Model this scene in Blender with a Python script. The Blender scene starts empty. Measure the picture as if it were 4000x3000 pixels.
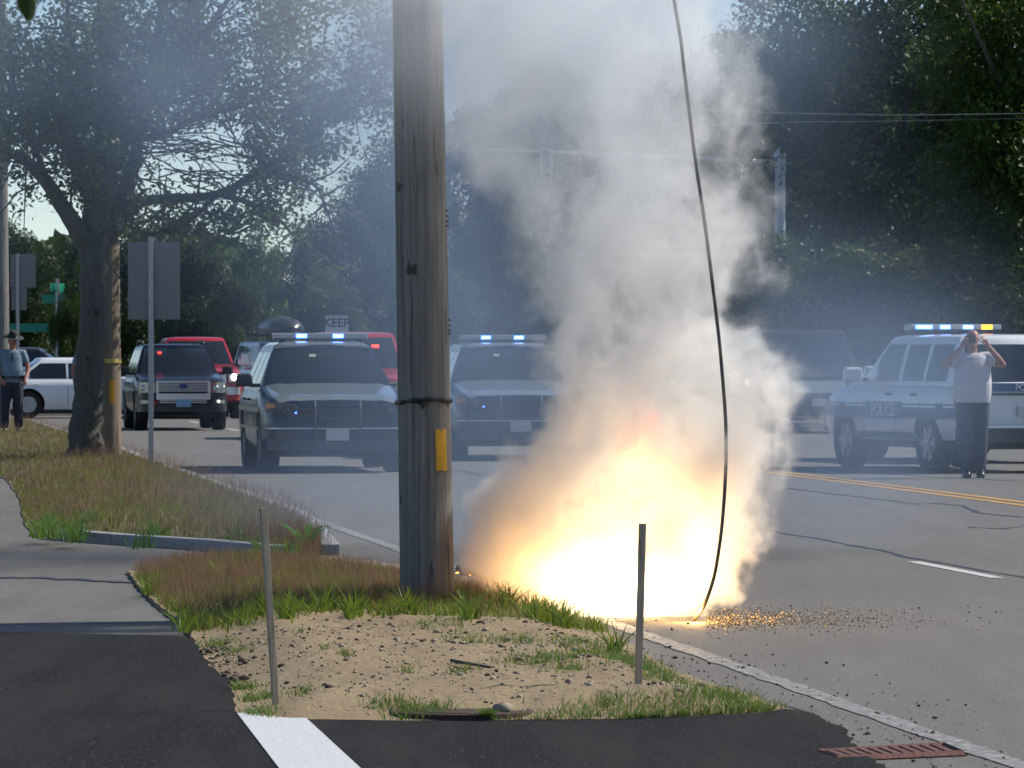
import bpy, bmesh, math, random
import numpy as np
from mathutils import Vector, Matrix, Euler
R = math.radians
random.seed(7); rng = np.random.default_rng(7)
sc = bpy.context.scene
COL = sc.collection

# ------------------------------------------------------------------ camera
F = 5500.0; CX, HY, CAMZ = 512.0, 352.0, 1.6
cam_d = bpy.data.cameras.new("camera"); cam = bpy.data.objects.new("camera", cam_d); COL.objects.link(cam)
cam.location = (0, 0, CAMZ); cam.rotation_euler = (R(90), 0, 0)
cam_d.sensor_width = 36.0; cam_d.lens = F / 1024 * 36.0
cam_d.shift_y = -32.0 / 1024
cam_d.clip_start = 0.5; cam_d.clip_end = 3000
cam_d.dof.use_dof = True; cam_d.dof.focus_distance = 32.5; cam_d.dof.aperture_fstop = 22
sc.camera = cam
# ------------------------------------------------------------------ sky, sun, exposure
SUN_EL = 43.0
sd = Vector((0.94, 0.34, 0)).normalized()
to_sun = Vector((sd.x * math.cos(R(SUN_EL)), sd.y * math.cos(R(SUN_EL)), math.sin(R(SUN_EL))))
w = bpy.data.worlds.new("World"); sc.world = w; w.use_nodes = True
nt = w.node_tree; bg = nt.nodes["Background"]
sky = nt.nodes.new("ShaderNodeTexSky"); sky.sky_type = 'NISHITA'; sky.sun_disc = False
sky.sun_elevation = R(SUN_EL); sky.sun_rotation = math.atan2(sd.x, sd.y)
sky.air_density = .75; sky.dust_density = .05; sky.ozone_density = 3.0
nt.links.new(sky.outputs[0], bg.inputs[0]); bg.inputs[1].default_value = 0.10
sun_d = bpy.data.lights.new("sun", 'SUN'); sun = bpy.data.objects.new("sun", sun_d); COL.objects.link(sun)
sun_d.energy = 4.6; sun_d.angle = R(0.55); sun_d.color = (1.0, 0.93, 0.82)
sun.rotation_euler = to_sun.to_track_quat('Z', 'Y').to_euler()
sc.view_settings.view_transform = 'Standard'; sc.view_settings.look = 'None'
sc.view_settings.exposure = 0.35; sc.view_settings.gamma = 1.0
# render settings
sc.render.engine = 'CYCLES'; cy = sc.cycles
cy.max_bounces = 7; cy.diffuse_bounces = 2; cy.glossy_bounces = 2; cy.transmission_bounces = 2
cy.volume_bounces = 4; cy.transparent_max_bounces = 8
cy.caustics_reflective = False; cy.caustics_refractive = False
cy.use_adaptive_sampling = True; cy.adaptive_threshold = 0.05
cy.use_denoising = True
try: cy.denoiser = 'OPENIMAGEDENOISE'
except Exception: pass
cy.sample_clamp_indirect = 4.0
cy.volume_max_steps = 128

# ------------------------------------------------------------------ helpers
def G(px, py, z=0.0):
    """point of the photograph's ground: pixel -> world point at height z"""
    Y = F * (CAMZ - z) / (py - HY); return Vector(((px - CX) * Y / F, Y, z))
def U(ux, uy, z=0.0): return G(ux / 2.16016, uy / 2.16016, z)
def AT(px, py, Y): return Vector(((px - CX) * Y / F, Y, CAMZ + (HY - py) * Y / F))
def AU(ux, uy, Y): return AT(ux / 2.16016, uy / 2.16016, Y)

class MB:
    def __init__(s): s.v = []; s.f = []; s.m = []
    def add(s, vs, fs, mi=0):
        o = len(s.v); s.v += [tuple(v) for v in vs]; s.f += [tuple(i + o for i in f) for f in fs]; s.m += [mi] * len(fs); return s
    def box(s, c, d, mi=0, rot=None, taper=1.0):
        hx, hy, hz = d[0] / 2, d[1] / 2, d[2] / 2; vs = []
        for z in (-1, 1):
            t = taper if z > 0 else 1
            for x, y in ((-1, -1), (1, -1), (1, 1), (-1, 1)): vs.append(Vector((x * hx * t, y * hy * t, z * hz)))
        if rot: e = Euler(rot).to_matrix(); vs = [e @ v for v in vs]
        vs = [v + Vector(c) for v in vs]
        return s.add(vs, [(3, 2, 1, 0), (4, 5, 6, 7), (0, 1, 5, 4), (1, 2, 6, 5), (2, 3, 7, 6), (3, 0, 4, 7)], mi)
    def tube(s, pts, rad, n=8, mi=0, cap=True):
        pts = [Vector(p) for p in pts]; k = len(pts)
        if not hasattr(rad, '__len__'): rad = [rad] * k
        vs = []; up = Vector((0, 0, 1)); 
        for i, p in enumerate(pts):
            t = (pts[min(i + 1, k - 1)] - pts[max(i - 1, 0)]).normalized()
            a = t.cross(up if abs(t.z) < .9 else Vector((0, 1, 0))).normalized()
            if i and a.dot(pa) < 0: a = -a
            if i:
                a = (pa - t * pa.dot(t)).normalized()
            pa = a; b = t.cross(a)
            for j in range(n):
                q = 2 * math.pi * j / n; vs.append(p + (a * math.cos(q) + b * math.sin(q)) * rad[i])
        fs = [(i * n + j, i * n + (j + 1) % n, (i + 1) * n + (j + 1) % n, (i + 1) * n + j) for i in range(k - 1) for j in range(n)]
        if cap: fs += [tuple(range(n - 1, -1, -1)), tuple((k - 1) * n + j for j in range(n))]
        return s.add(vs, fs, mi)
    def lathe(s, prof, c, axis='z', n=32, mi=0, closed=False):
        vs = []; c = Vector(c)
        for r, h in prof:
            for j in range(n):
                q = 2 * math.pi * j / n; a, b = r * math.cos(q), r * math.sin(q)
                vs.append(c + (Vector((a, b, h)) if axis == 'z' else Vector((a, h, b)) if axis == 'y' else Vector((h, a, b))))
        k = len(prof); rr = range(k if closed else k - 1)
        fs = [(i * n + j, i * n + (j + 1) % n, ((i + 1) % k) * n + (j + 1) % n, ((i + 1) % k) * n + j) for i in rr for j in range(n)]
        if not closed:
            if prof[0][0] > 1e-6: fs.append(tuple(range(n - 1, -1, -1)))
            if prof[-1][0] > 1e-6: fs.append(tuple((k - 1) * n + j for j in range(n)))
        return s.add(vs, fs, mi)
    def grid(s, P, nu, nv, mi=0, thick=None, flip=False):
        """P(u,v)->Vector patch; thick: give the sheet an edge"""
        vs = [P(i / nu, j / nv) for i in range(nu + 1) for j in range(nv + 1)]
        ix = lambda i, j: i * (nv + 1) + j
        fs = [(ix(i, j), ix(i + 1, j), ix(i + 1, j + 1), ix(i, j + 1)) for i in range(nu) for j in range(nv)]
        if flip: fs = [f[::-1] for f in fs]
        if thick is not None:
            o = len(vs); t = Vector(thick); vs2 = [Vector(v) + t for v in vs]
            fs2 = [tuple(a + o for a in f[::-1]) for f in fs]
            ring = [ix(i, 0) for i in range(nu + 1)] + [ix(nu, j) for j in range(1, nv + 1)] + [ix(i, nv) for i in range(nu - 1, -1, -1)] + [ix(0, j) for j in range(nv - 1, 0, -1)]
            fs3 = [(ring[a], ring[(a + 1) % len(ring)], ring[(a + 1) % len(ring)] + o, ring[a] + o) for a in range(len(ring))]
            if not flip: fs3 = [f[::-1] for f in fs3]
            vs += vs2; fs += fs2 + fs3
        return s.add(vs, fs, mi)
    def poly(s, pts, z0, z1, mi=0):
        n = len(pts); vs = [(p[0], p[1], z1) for p in pts] + [(p[0], p[1], z0) for p in pts]
        fs = [tuple(range(n))] + [((i + 1) % n, i, n + i, n + (i + 1) % n) for i in range(n)]
        return s.add(vs, fs, mi)
    def mesh(s, name):
        me = bpy.data.meshes.new(name); me.from_pydata(s.v, [], s.f)
        me.polygons.foreach_set("material_index", s.m); me.update(); return me
    def build(s, name, mats, parent=None, smooth=False, angle=None, bevel=0, loc=None, fix=True):
        me = s.mesh(name)
        if fix:
            b = bmesh.new(); b.from_mesh(me); bmesh.ops.recalc_face_normals(b, faces=b.faces); b.to_mesh(me); b.free()
        if not isinstance(mats, (list, tuple)): mats = [mats]
        for m in mats: me.materials.append(m)
        if smooth: me.polygons.foreach_set("use_smooth", [True] * len(me.polygons))
        o = bpy.data.objects.new(name, me); COL.objects.link(o)
        if parent is not None: o.parent = parent
        if loc: o.location = loc
        if smooth and angle: 
            try: me.set_sharp_from_angle(angle=R(angle))
            except Exception: pass
        if bevel:
            bm = o.modifiers.new("bevel", 'BEVEL'); bm.width = bevel; bm.segments = 2; bm.limit_method = 'ANGLE'; bm.angle_limit = R(40)
        return o

def tag(o, label=None, cat=None, group=None, kind=None):
    if label: o['label'] = label
    if cat: o['category'] = cat
    if group: o['group'] = group
    if kind: o['kind'] = kind
    return o
def empty(name, loc, rz=0, **k):
    o = bpy.data.objects.new(name, None); COL.objects.link(o); o.location = loc; o.rotation_euler = (0, 0, rz)
    o.empty_display_size = .2; return tag(o, **k)
def copy_tree(o, parent=None):
    c = o.copy(); COL.objects.link(c)
    if parent is not None: c.parent = parent
    for ch in [x for x in bpy.data.objects if x.parent == o]: copy_tree(ch, c)
    return c
def text(name, s, size, mat, parent=None, loc=(0, 0, 0), rot=(0, 0, 0), ext=.002, bold=0.0):
    cu = bpy.data.curves.new(name, 'FONT'); cu.body = s; cu.size = size; cu.align_x = 'CENTER'; cu.align_y = 'CENTER'
    cu.extrude = ext; cu.offset = bold; cu.materials.append(mat)
    o = bpy.data.objects.new(name, cu); COL.objects.link(o); bpy.context.view_layer.update()
    me = bpy.data.meshes.new_from_object(o.evaluated_get(bpy.context.evaluated_depsgraph_get())); me.name = name
    bpy.data.objects.remove(o); bpy.data.curves.remove(cu)
    if not me.materials: me.materials.append(mat)
    o = bpy.data.objects.new(name, me); COL.objects.link(o); o.location = loc; o.rotation_euler = rot
    if parent is not None: o.parent = parent
    return o
def npmesh(name, verts, faces, mats, mi=None, smooth=False, parent=None):
    """verts (N,3), faces (M,4) numpy quads"""
    me = bpy.data.meshes.new(name); k = faces.shape[1]
    me.vertices.add(len(verts)); me.vertices.foreach_set("co", verts.astype(np.float32).ravel())
    me.loops.add(faces.size); me.loops.foreach_set("vertex_index", faces.astype(np.int32).ravel())
    me.polygons.add(len(faces)); me.polygons.foreach_set("loop_start", np.arange(0, faces.size, k, dtype=np.int32))
    if mi is not None: me.polygons.foreach_set("material_index", mi.astype(np.int32))
    me.update(calc_edges=True)
    if smooth: me.polygons.foreach_set("use_smooth", [True] * len(me.polygons))
    for m in (mats if isinstance(mats, (list, tuple)) else [mats]): me.materials.append(m)
    if name is None: return me
    o = bpy.data.objects.new(name, me); COL.objects.link(o)
    if parent is not None: o.parent = parent
    return o

# ------------------------------------------------------------------ material helpers
class NT:
    def __init__(s, m): s.t = m.node_tree; s.n = s.t.nodes; s.l = s.t.links
    def node(s, typ, ins=None, **kw):
        x = s.n.new(typ)
        for k, v in kw.items(): setattr(x, k, v)
        for k, v in (ins or {}).items(): s.set(x, k, v)
        return x
    def set(s, x, k, v):
        i = x.inputs[k]
        if isinstance(v, bpy.types.NodeSocket): s.l.new(v, i)
        else: i.default_value = v
    def math(s, op, a, b=None, c=None, clamp=False):
        x = s.n.new("ShaderNodeMath"); x.operation = op; x.use_clamp = clamp
        for k, v in enumerate((a, b, c)):
            if v is not None: s.set(x, k, v)
        return x.outputs[0]
    def ramp(s, f, stops, interp='LINEAR'):
        x = s.n.new("ShaderNodeValToRGB"); e = x.color_ramp.elements; x.color_ramp.interpolation = interp
        while len(e) < len(stops): e.new(.5)
        for q, (p, c) in zip(e, stops):
            q.position = p; q.color = (c if hasattr(c, '__len__') else (c, c, c)) + ((1,) if (not hasattr(c, '__len__') or len(c) == 3) else ())
        s.l.new(f, x.inputs[0]); return x.outputs[0]
    def mix(s, f, a, b, mode='MIX'):
        x = s.n.new("ShaderNodeMix"); x.data_type = 'RGBA'; x.blend_type = mode
        for k, v in ((0, f), (6, a), (7, b)):
            if isinstance(v, tuple) and len(v) == 3: v = v + (1,)
            s.set(x, k, v)
        return x.outputs[2]
    def noise(s, scale, detail=3, rough=.55, vec=None, dist=0, out=0):
        x = s.node("ShaderNodeTexNoise", {"Scale": scale, "Detail": detail, "Roughness": rough, "Distortion": dist})
        if vec is not None: s.l.new(vec, x.inputs["Vector"])
        return x.outputs[out]
    def coord(s, scale=(1, 1, 1), world=False):
        v = s.node("ShaderNodeNewGeometry").outputs["Position"] if world else s.node("ShaderNodeTexCoord").outputs["Object"]
        m = s.node("ShaderNodeMapping"); m.inputs["Scale"].default_value = scale; s.l.new(v, m.inputs[0]); return m.outputs[0]
def mat(name):
    m = bpy.data.materials.new(name); m.use_nodes = True; return m, NT(m), m.node_tree.nodes["Principled BSDF"]
def simple(name, col, rough=.5, metal=0, coat=0, noise=0.0, nscale=20, spec=.5, bump=0, emit=None, es=0):
    m, n, b = mat(name)
    b.inputs["Base Color"].default_value = col + (1,); b.inputs["Roughness"].default_value = rough
    b.inputs["Metallic"].default_value = metal; b.inputs["Coat Weight"].default_value = coat
    b.inputs["Specular IOR Level"].default_value = spec
    if noise or bump:
        f = n.noise(nscale, 4, .6, n.coord())
        if noise:
            lo = tuple(c * (1 - noise) for c in col); hi = tuple(min(1, c * (1 + noise)) for c in col)
            n.l.new(n.ramp(f, [(.3, lo), (.7, hi)]), b.inputs["Base Color"])
        if bump:
            bp = n.node("ShaderNodeBump", {"Strength": bump, "Distance": .01, "Height": f}); n.l.new(bp.outputs[0], b.inputs["Normal"])
    if emit: b.inputs["Emission Color"].default_value = emit + (1,); b.inputs["Emission Strength"].default_value = es
    return m
def leafmat(name, c1, c2, trans=.35, rough=.45, hue_obj=True):
    m, n, b = mat(name)
    g = n.node("ShaderNodeNewGeometry").outputs["Random Per Island"]
    big = n.noise(.55, 3, .6, n.coord(world=True))
    f = n.math('ADD', n.math('MULTIPLY', g, .6), n.math('MULTIPLY', big, .5), clamp=True)
    if hue_obj:
        r = n.node("ShaderNodeObjectInfo").outputs["Random"]; f = n.math('ADD', f, n.math('MULTIPLY_ADD', r, .3, -.15), clamp=True)
    col = n.mix(f, c1, c2)
    n.l.new(col, b.inputs["Base Color"]); b.inputs["Roughness"].default_value = rough; b.inputs["Specular IOR Level"].default_value = .22
    tr = n.node("ShaderNodeBsdfTranslucent"); n.l.new(n.mix(.5, col, (c2[0] * 1.5, c2[1] * 1.6, c2[2] * .6)), tr.inputs[0])
    mx = n.node("ShaderNodeMixShader", {0: trans}); n.l.new(b.outputs[0], mx.inputs[1]); n.l.new(tr.outputs[0], mx.inputs[2])
    n.l.new(mx.outputs[0], n.n["Material Output"].inputs[0]); return m

M = {}
def asphalt(name, dark, light, speck=.5, blotch=.5, stain=None):
    m, n, b = mat(name); p = n.coord(world=True)
    fine = n.noise(95, 2, .7, p); med = n.noise(14, 4, .6, p); big = n.noise(.9, 4, .6, n.coord((1, .22, 1), world=True))
    col = n.mix(n.ramp(big, [(.3, 0), (.7, 1)]), dark, light)
    col = n.mix(n.math('MULTIPLY', n.ramp(fine, [(.38, 1), (.62, 0)]), speck), col, tuple(c * .35 for c in dark))
    col = n.mix(n.math('MULTIPLY', n.ramp(n.noise(48, 1, .5, n.coord((1, .45, 1), world=True)), [(.63, 0), (.72, 1)]), speck), col, tuple(min(1, c * 2.0 + .07) for c in light))
    if stain:
        s_ = n.ramp(n.noise(1.6, 5, .65, n.coord((1.6, .16, 1), world=True)), [(.42, 0), (.62, 1)]); col = n.mix(n.math('MULTIPLY', s_, blotch), col, stain)
    n.l.new(col, b.inputs["Base Color"]); b.inputs["Roughness"].default_value = .85; b.inputs["Specular IOR Level"].default_value = .3 if 'new' not in name else .16
    bp = n.node("ShaderNodeBump", {"Strength": .7, "Distance": .012, "Height": fine}); n.l.new(bp.outputs[0], b.inputs["Normal"])
    return m
M['road'] = asphalt('road_asphalt', (.15, .144, .134), (.18, .172, .16), .35, .35, (.105, .10, .094))
M['old'] = asphalt('old_asphalt', (.135, .131, .123), (.172, .168, .158), .4, .5, (.10, .092, .082))
M['new'] = asphalt('new_asphalt', (.0075, .0072, .007), (.0125, .012, .0115), .6, .8, (.022, .020, .018))
def paint(name, col, wear, under):
    m, n, b = mat(name); p = n.coord(world=True)
    f = n.math('MULTIPLY', n.ramp(n.noise(16, 6, .7, p), [(.5 - wear * .3, 0), (.62 - wear * .2, 1)]), 1.0)
    n.l.new(n.mix(f, under, col), b.inputs["Base Color"]) if wear > 0 else None
    if wear <= 0: 
        n.l.new(n.mix(n.ramp(n.noise(45, 3, .6, p), [(.56, 0), (.66, 1)]), col, tuple(c * .6 for c in col)), b.inputs["Base Color"])
    b.inputs["Roughness"].default_value = .6
    bp = n.node("ShaderNodeBump", {"Strength": .4, "Distance": .008, "Height": n.noise(90, 2, .6, p)}); n.l.new(bp.outputs[0], b.inputs["Normal"]); return m
M['white_line'] = paint('fresh_white_paint', (.55, .56, .57), 0, (.2, .2, .2))
M['edge_line'] = paint('worn_white_paint', (.34, .335, .31), .1, (.15, .145, .138))
M['dash'] = paint('lane_white_paint', (.5, .49, .47), .9, (.2, .19, .18))
M['yellow_line'] = paint('yellow_paint', (.55, .30, .04), .9, (.25, .19, .1))
M['tar_shade'] = simple('crack_sealer_and_shade', (.03, .03, .032), .5, noise=.3, nscale=8)
M['granite'] = simple('granite', (.27, .27, .275), .8, noise=.4, nscale=60, bump=.5)
m, n, b = mat('sand'); M['sand'] = m; p = n.coord(world=True)
big = n.noise(1.3, 5, .6, n.coord((1, .3, 1), world=True)); peb = n.node("ShaderNodeTexVoronoi", {"Scale": 42.0}); n.l.new(p, peb.inputs["Vector"])
col = n.mix(n.ramp(big, [(.35, 0), (.65, 1)]), (.20, .145, .078), (.28, .21, .12))
col = n.mix(n.math('MULTIPLY', n.ramp(n.noise(30, 4, .7, p), [(.5, 0), (.68, 1)]), .6), col, (.13, .095, .065))
col = n.mix(n.math('MULTIPLY', n.ramp(n.noise(4, 5, .7, p), [(.55, 0), (.68, 1)]), .55), col, (.16, .12, .085))
n.l.new(col, b.inputs["Base Color"]); b.inputs["Roughness"].default_value = .95
h = n.math('ADD', n.math('MULTIPLY', n.noise(12, 6, .7, p), 1.5), n.math('MULTIPLY', peb.outputs[0], -.25))
bp = n.node("ShaderNodeBump", {"Strength": .6, "Distance": .02, "Height": h}); n.l.new(bp.outputs[0], b.inputs["Normal"])
M['soil'] = simple('soil', (.12, .10, .06), .95, noise=.5, nscale=3, bump=.6)
M['ground'] = simple('field_soil', (.07, .085, .035), .95, noise=.5, nscale=.4)

# ------------------------------------------------------------------ ground, road, pavements
def structure(o): o['kind'] = 'structure'; return o
DIR = Vector((-0.1226, 0.9925, 0)); NRM = Vector((0.9925, 0.1226, 0))       # road direction, and across it (to the right)
E0 = Vector((.937, 29.57, 0))                                              # a point on the edge line
def RD(along, across, z=0): p = E0 + DIR * along + NRM * across; return Vector((p.x, p.y, z))
structure(MB().grid(lambda u, v: Vector(((u - .5) * 2400, -60 + v * 2500, -.06)), 4, 4).build('ground', M['ground']))
rp = [RD(-50, -.75), RD(420, -.75), RD(420, 17.5), RD(-50, 17.5)]
structure(MB().poly(rp, -.05, 0).build('road', M['road']))
# cross road at the junction on the far left
structure(MB().poly([Vector((-60, 119)), Vector((-5, 119)), Vector((-5, 131)), Vector((-60, 150))], -.05, -.006).build('side_road', M['road']))
structure(MB().poly([Vector((-25, 15)), RD(-16, -.75), RD(91, -.75), Vector((-45, 119.9))], -.05, -.004).build('pavement', M['old']))
def jag(pts, amp=.02, step=.12):
    out = []
    for i, a in enumerate(pts):
        b_ = pts[(i + 1) % len(pts)]; a = Vector(a[:2]); b_ = Vector(b_[:2]); k = max(1, int(min((b_ - a).length, 8) / step))
        for j in range(k): out.append(a.lerp(b_, j / k) + Vector((random.uniform(-amp, amp), random.uniform(-amp, amp) * 2)))
    return out
na = [U(-300, 1368), U(0, 1371), U(400, 1380), U(440, 1400), U(500, 1470), U(512, 1520), U(560, 1535), U(850, 1530), U(1400, 1530), U(1600, 1534), U(1720, 1541),
      U(1780, 1560), U(1822, 1585), U(1835, 1612), U(1870, 1640), U(1950, 1690), U(2100, 1780), U(2300, 1900), U(2300, 2500), U(-900, 2500)]
structure(MB().poly(jag(na, .018), -.03, .018).build('car_park', M['new']))
structure(MB().poly([U(512, 1541, .02), U(658, 1549, .02), U(782, 1663, .02), U(1050, 1900, .02), U(860, 1900, .02), U(602, 1659, .02)], .019, .023).build('stop_line', M['white_line']))
def strip(name, a0, a1, c, wd, m_, z=.004, wob=0, jit=0):
    mb = MB(); n_ = max(2, int((a1 - a0) / .25)); L = []; Rr = []
    for i in range(n_ + 1):
        a = a0 + (a1 - a0) * i / n_; o_ = wob * math.sin(a * .9) + wob * .6 * math.sin(a * 2.3)
        L.append(RD(a, c - wd / 2 + o_ + random.uniform(-jit, jit))); Rr.append(RD(a, c + wd / 2 + o_ + random.uniform(-jit, jit)))
    mb.v = [(p.x, p.y, z) for p in L] + [(p.x, p.y, z) for p in Rr]; k = n_ + 1
    mb.f = [(i, i + 1, k + i + 1, k + i) for i in range(n_)]; mb.m = [0] * n_
    return structure(mb.build(name, m_, fix=False))
strip('road_edge_line', -12, 95, 0, .125, M['edge_line'], jit=.012)
for k in range(-1, 9): 
    a = 8.95 + k * 12.2; strip('road_lane_line', a, a + 3.05, 3.62, .105, M['dash'])
strip('road_centre_line', -10, 180, 7.76, .11, M['yellow_line'], jit=.006)
strip('road_centre_line', -10, 180, 8.02, .11, M['yellow_line'], jit=.006)
strip('road_edge_line', -12, 180, 15.6, .125, M['edge_line'])
# crack sealer lines in the road, and a shadow band painted on the pavement
strip('road_crack_seal', 4, 60, 3.80, .05, M['tar_shade'], z=.003, wob=.03, jit=.02)
def seal_or_shade(pts, wd=.05, name='road_crack_seal', z=.0035):
    mb = MB(); P_ = []
    for a, b_ in zip(pts[:-1], pts[1:]):
        for j in range(6): P_.append(a.lerp(b_, j / 6) + Vector((random.uniform(-.02, .02), random.uniform(-.09, .09), 0)))
    P_.append(pts[-1]); 
    for i, p_ in enumerate(P_):
        t = (P_[min(i + 1, len(P_) - 1)] - P_[max(0, i - 1)]).normalized(); q = Vector((-t.y, t.x, 0)) * wd * random.uniform(.3, .8)
        mb.v += [(p_.x - q.x, p_.y - q.y * 4, z), (p_.x + q.x, p_.y + q.y * 4, z)]
    mb.f = [(2 * i, 2 * i + 1, 2 * i + 3, 2 * i + 2) for i in range(len(P_) - 1)]; mb.m = [0] * len(mb.f)
    return structure(mb.build(name, M['tar_shade'], fix=False))
seal_or_shade([U(1700, 1055), U(1850, 1073), U(1990, 1090)]); seal_or_shade([U(2010, 1087), U(2080, 1092), U(2110, 1108), U(2212, 1118)])
seal_or_shade([U(1870, 1018), U(2000, 1030), U(2212, 1040)], .04)
seal_or_shade([U(2090, 1139), U(2160, 1143), U(2212, 1137)], .03)
seal_or_shade([U(-20, 1247), U(100, 1249), U(200, 1253), U(285, 1259)], .05, 'pavement_seal_and_shadow', .002)  # cast shadow painted as a dark band across the pavement
seal_or_shade([U(1500, 1470), U(1600, 1505), U(1750, 1540)], .012, 'pavement_seal_and_shadow', .003)

def rows(tab, z):
    """tab: (y, xl, xr) in photo units -> interpolators over Y"""
    Ys = []; XL = []; XR = []
    for y, a, b_ in tab:
        p_, q_ = U(a, y, z), U(b_, y, z); Ys.append(p_.y); XL.append(p_.x); XR.append(q_.x)
    o_ = np.argsort(Ys); Ys = np.array(Ys)[o_]; XL = np.array(XL)[o_]; XR = np.array(XR)[o_]
    return Ys, XL, XR
T1 = rows([(1556, 850, 900), (1553, 600, 1350), (1545, 530, 1500), (1538, 512, 1650), (1530, 508, 1700), (1500, 505, 1620), (1470, 500, 1520), (1440, 455, 1440), (1400, 430, 1380), (1350, 400, 1290), (1320, 360, 1190), (1300, 335, 1110), (1285, 320, 1040), (1265, 300, 900), (1248, 288, 700), (1236, 279, 450), (1232, 276, 300)], .02)
T2 = rows([(1182, 650, 690), (1178, 600, 692), (1163, 430, 688), (1152, 255, 682), (1142, 130, 674), (1132, 70, 664), (1110, 52, 635), (1060, 42, 500), (1020, 12, 392), (1000, -60, 325), (960, -130, 232), (940, -160, 165), (910, -200, 62), (900, -200, 20)], .085)
def nz(x, y, f): return math.sin(x * f * 1.7 + y * f * .6 + 1.3) * math.cos(y * f * 1.1 - x * f * .9) * .5 + .5 * math.sin(x * f * 3.1 + 2.2) * math.sin(y * f * 2.3 + .4)
def mound(T, base, hgt, edge):
    Ys, XL, XR = T
    def hz(x, y):
        xl, xr = np.interp(y, Ys, XL), np.interp(y, Ys, XR); wd = max(xr - xl, 1e-3)
        e = min(x - xl, xr - x, (y - Ys[0]) * .5, (Ys[-1] - y) * .5); e = max(0, min(1, e / edge)); e = e * e * (3 - 2 * e)
        return base + hgt * e * (.8 + .3 * nz(x, y, 1.1)) + .012 * e * nz(x, y, 7) + .006 * e * nz(x + 3, y, 19)
    return hz
Z1 = mound(T1, .02, .10, .55); Z2m = mound(T2, .085, .03, .4)
def Z2(x, y):
    xl = np.interp(y, T2[0], T2[1]); f = max(0.0, min(1.0, (x - xl) / .7)); f = f * f * (3 - 2 * f); return .008 + (Z2m(x, y) - .008) * f
def verge(name, T, zf, m_, ny, nx, base):
    Ys, XL, XR = T; mb = MB()
    yy = np.concatenate([np.linspace(Ys[0], Ys[-1], ny)])
    for y in yy:
        xl, xr = np.interp(y, Ys, XL), np.interp(y, Ys, XR); jl, jr = .006 * math.sin(y * 9) + .004 * math.sin(y * 23), .008 * math.cos(y * 11)
        for i in range(nx + 1):
            x = xl + jl + (xr + jr - xl - jl) * i / nx; mb.v.append((x, y, zf(x, y)))
    k = nx + 1; mb.f = [(j * k + i, j * k + i + 1, (j + 1) * k + i + 1, (j + 1) * k + i) for j in range(ny - 1) for i in range(nx)]
    ring = [i for i in range(k)] + [j * k + nx for j in range(1, ny)] + [(ny - 1) * k + i for i in range(nx - 1, -1, -1)] + [j * k for j in range(ny - 2, 0, -1)]
    o_ = len(mb.v); mb.v += [(mb.v[i][0], mb.v[i][1], base) for i in ring]; L = len(ring)
    mb.f += [(ring[(a + 1) % L], ring[a], o_ + a, o_ + (a + 1) % L) for a in range(L)]; mb.m = [0] * len(mb.f)
    return structure(mb.build(name, m_, smooth=True, angle=60))
verge('ground_sandy_verge', T1, Z1, M['sand'], 150, 90, -.05)
verge('ground_grass_verge', T2, Z2, M['soil'], 150, 50, -.05)
# granite kerb round the far verge
def kerb(pts, name='kerb'):
    mb = MB()
    for a, b_ in zip(pts[:-1], pts[1:]):
        d = (b_ - a); L = d.length; n_ = max(1, round(L / 1.9)); d.normalize(); q = Vector((-d.y, d.x, 0))
        for i in range(n_):
            c = a + d * (L * (i + .5) / n_); mb.box((c.x, c.y, .0), (L / n_ - .02, .15, .175 + random.uniform(-.006, .006)), rot=(0, 0, math.atan2(d.y, d.x) + random.uniform(-.01, .01)))
    return mb
kz = lambda pts, dx, dy: [U(x, y, .085) + Vector((dx, dy, -.085)) for x, y in pts]
km = kerb(kz([(118, 1141), (180, 1146), (260, 1152), (435, 1163), (600, 1177), (650, 1181)], 0, -.10))
km2 = kerb(kz([(692, 1176), (660, 1135), (635, 1108), (500, 1060), (392, 1020), (325, 1000), (232, 960), (165, 940), (62, 910)], .085, 0))
structure(km.build('kerb', M['granite'], bevel=.012)); structure(km2.build('kerb', M['granite'], bevel=.012))
# sand washed over the mouth of the driveway
m, n, b = mat('washed_sand'); M['wash'] = m
n.l.new(n.mix(n.ramp(n.noise(3, 6, .7, n.coord(world=True)), [(.35, 0), (.7, 1)]), (.22, .19, .15), (.33, .26, .18)), b.inputs["Base Color"]); b.inputs["Roughness"].default_value = .95
structure(MB().poly(jag([U(600, 1212), U(700, 1204), U(830, 1216), U(960, 1240), U(1250, 1330), U(1100, 1330), U(860, 1262), U(640, 1240), U(520, 1225)], .06), -.03, .0065).build('ground_sand_wash', M['wash']))

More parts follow.
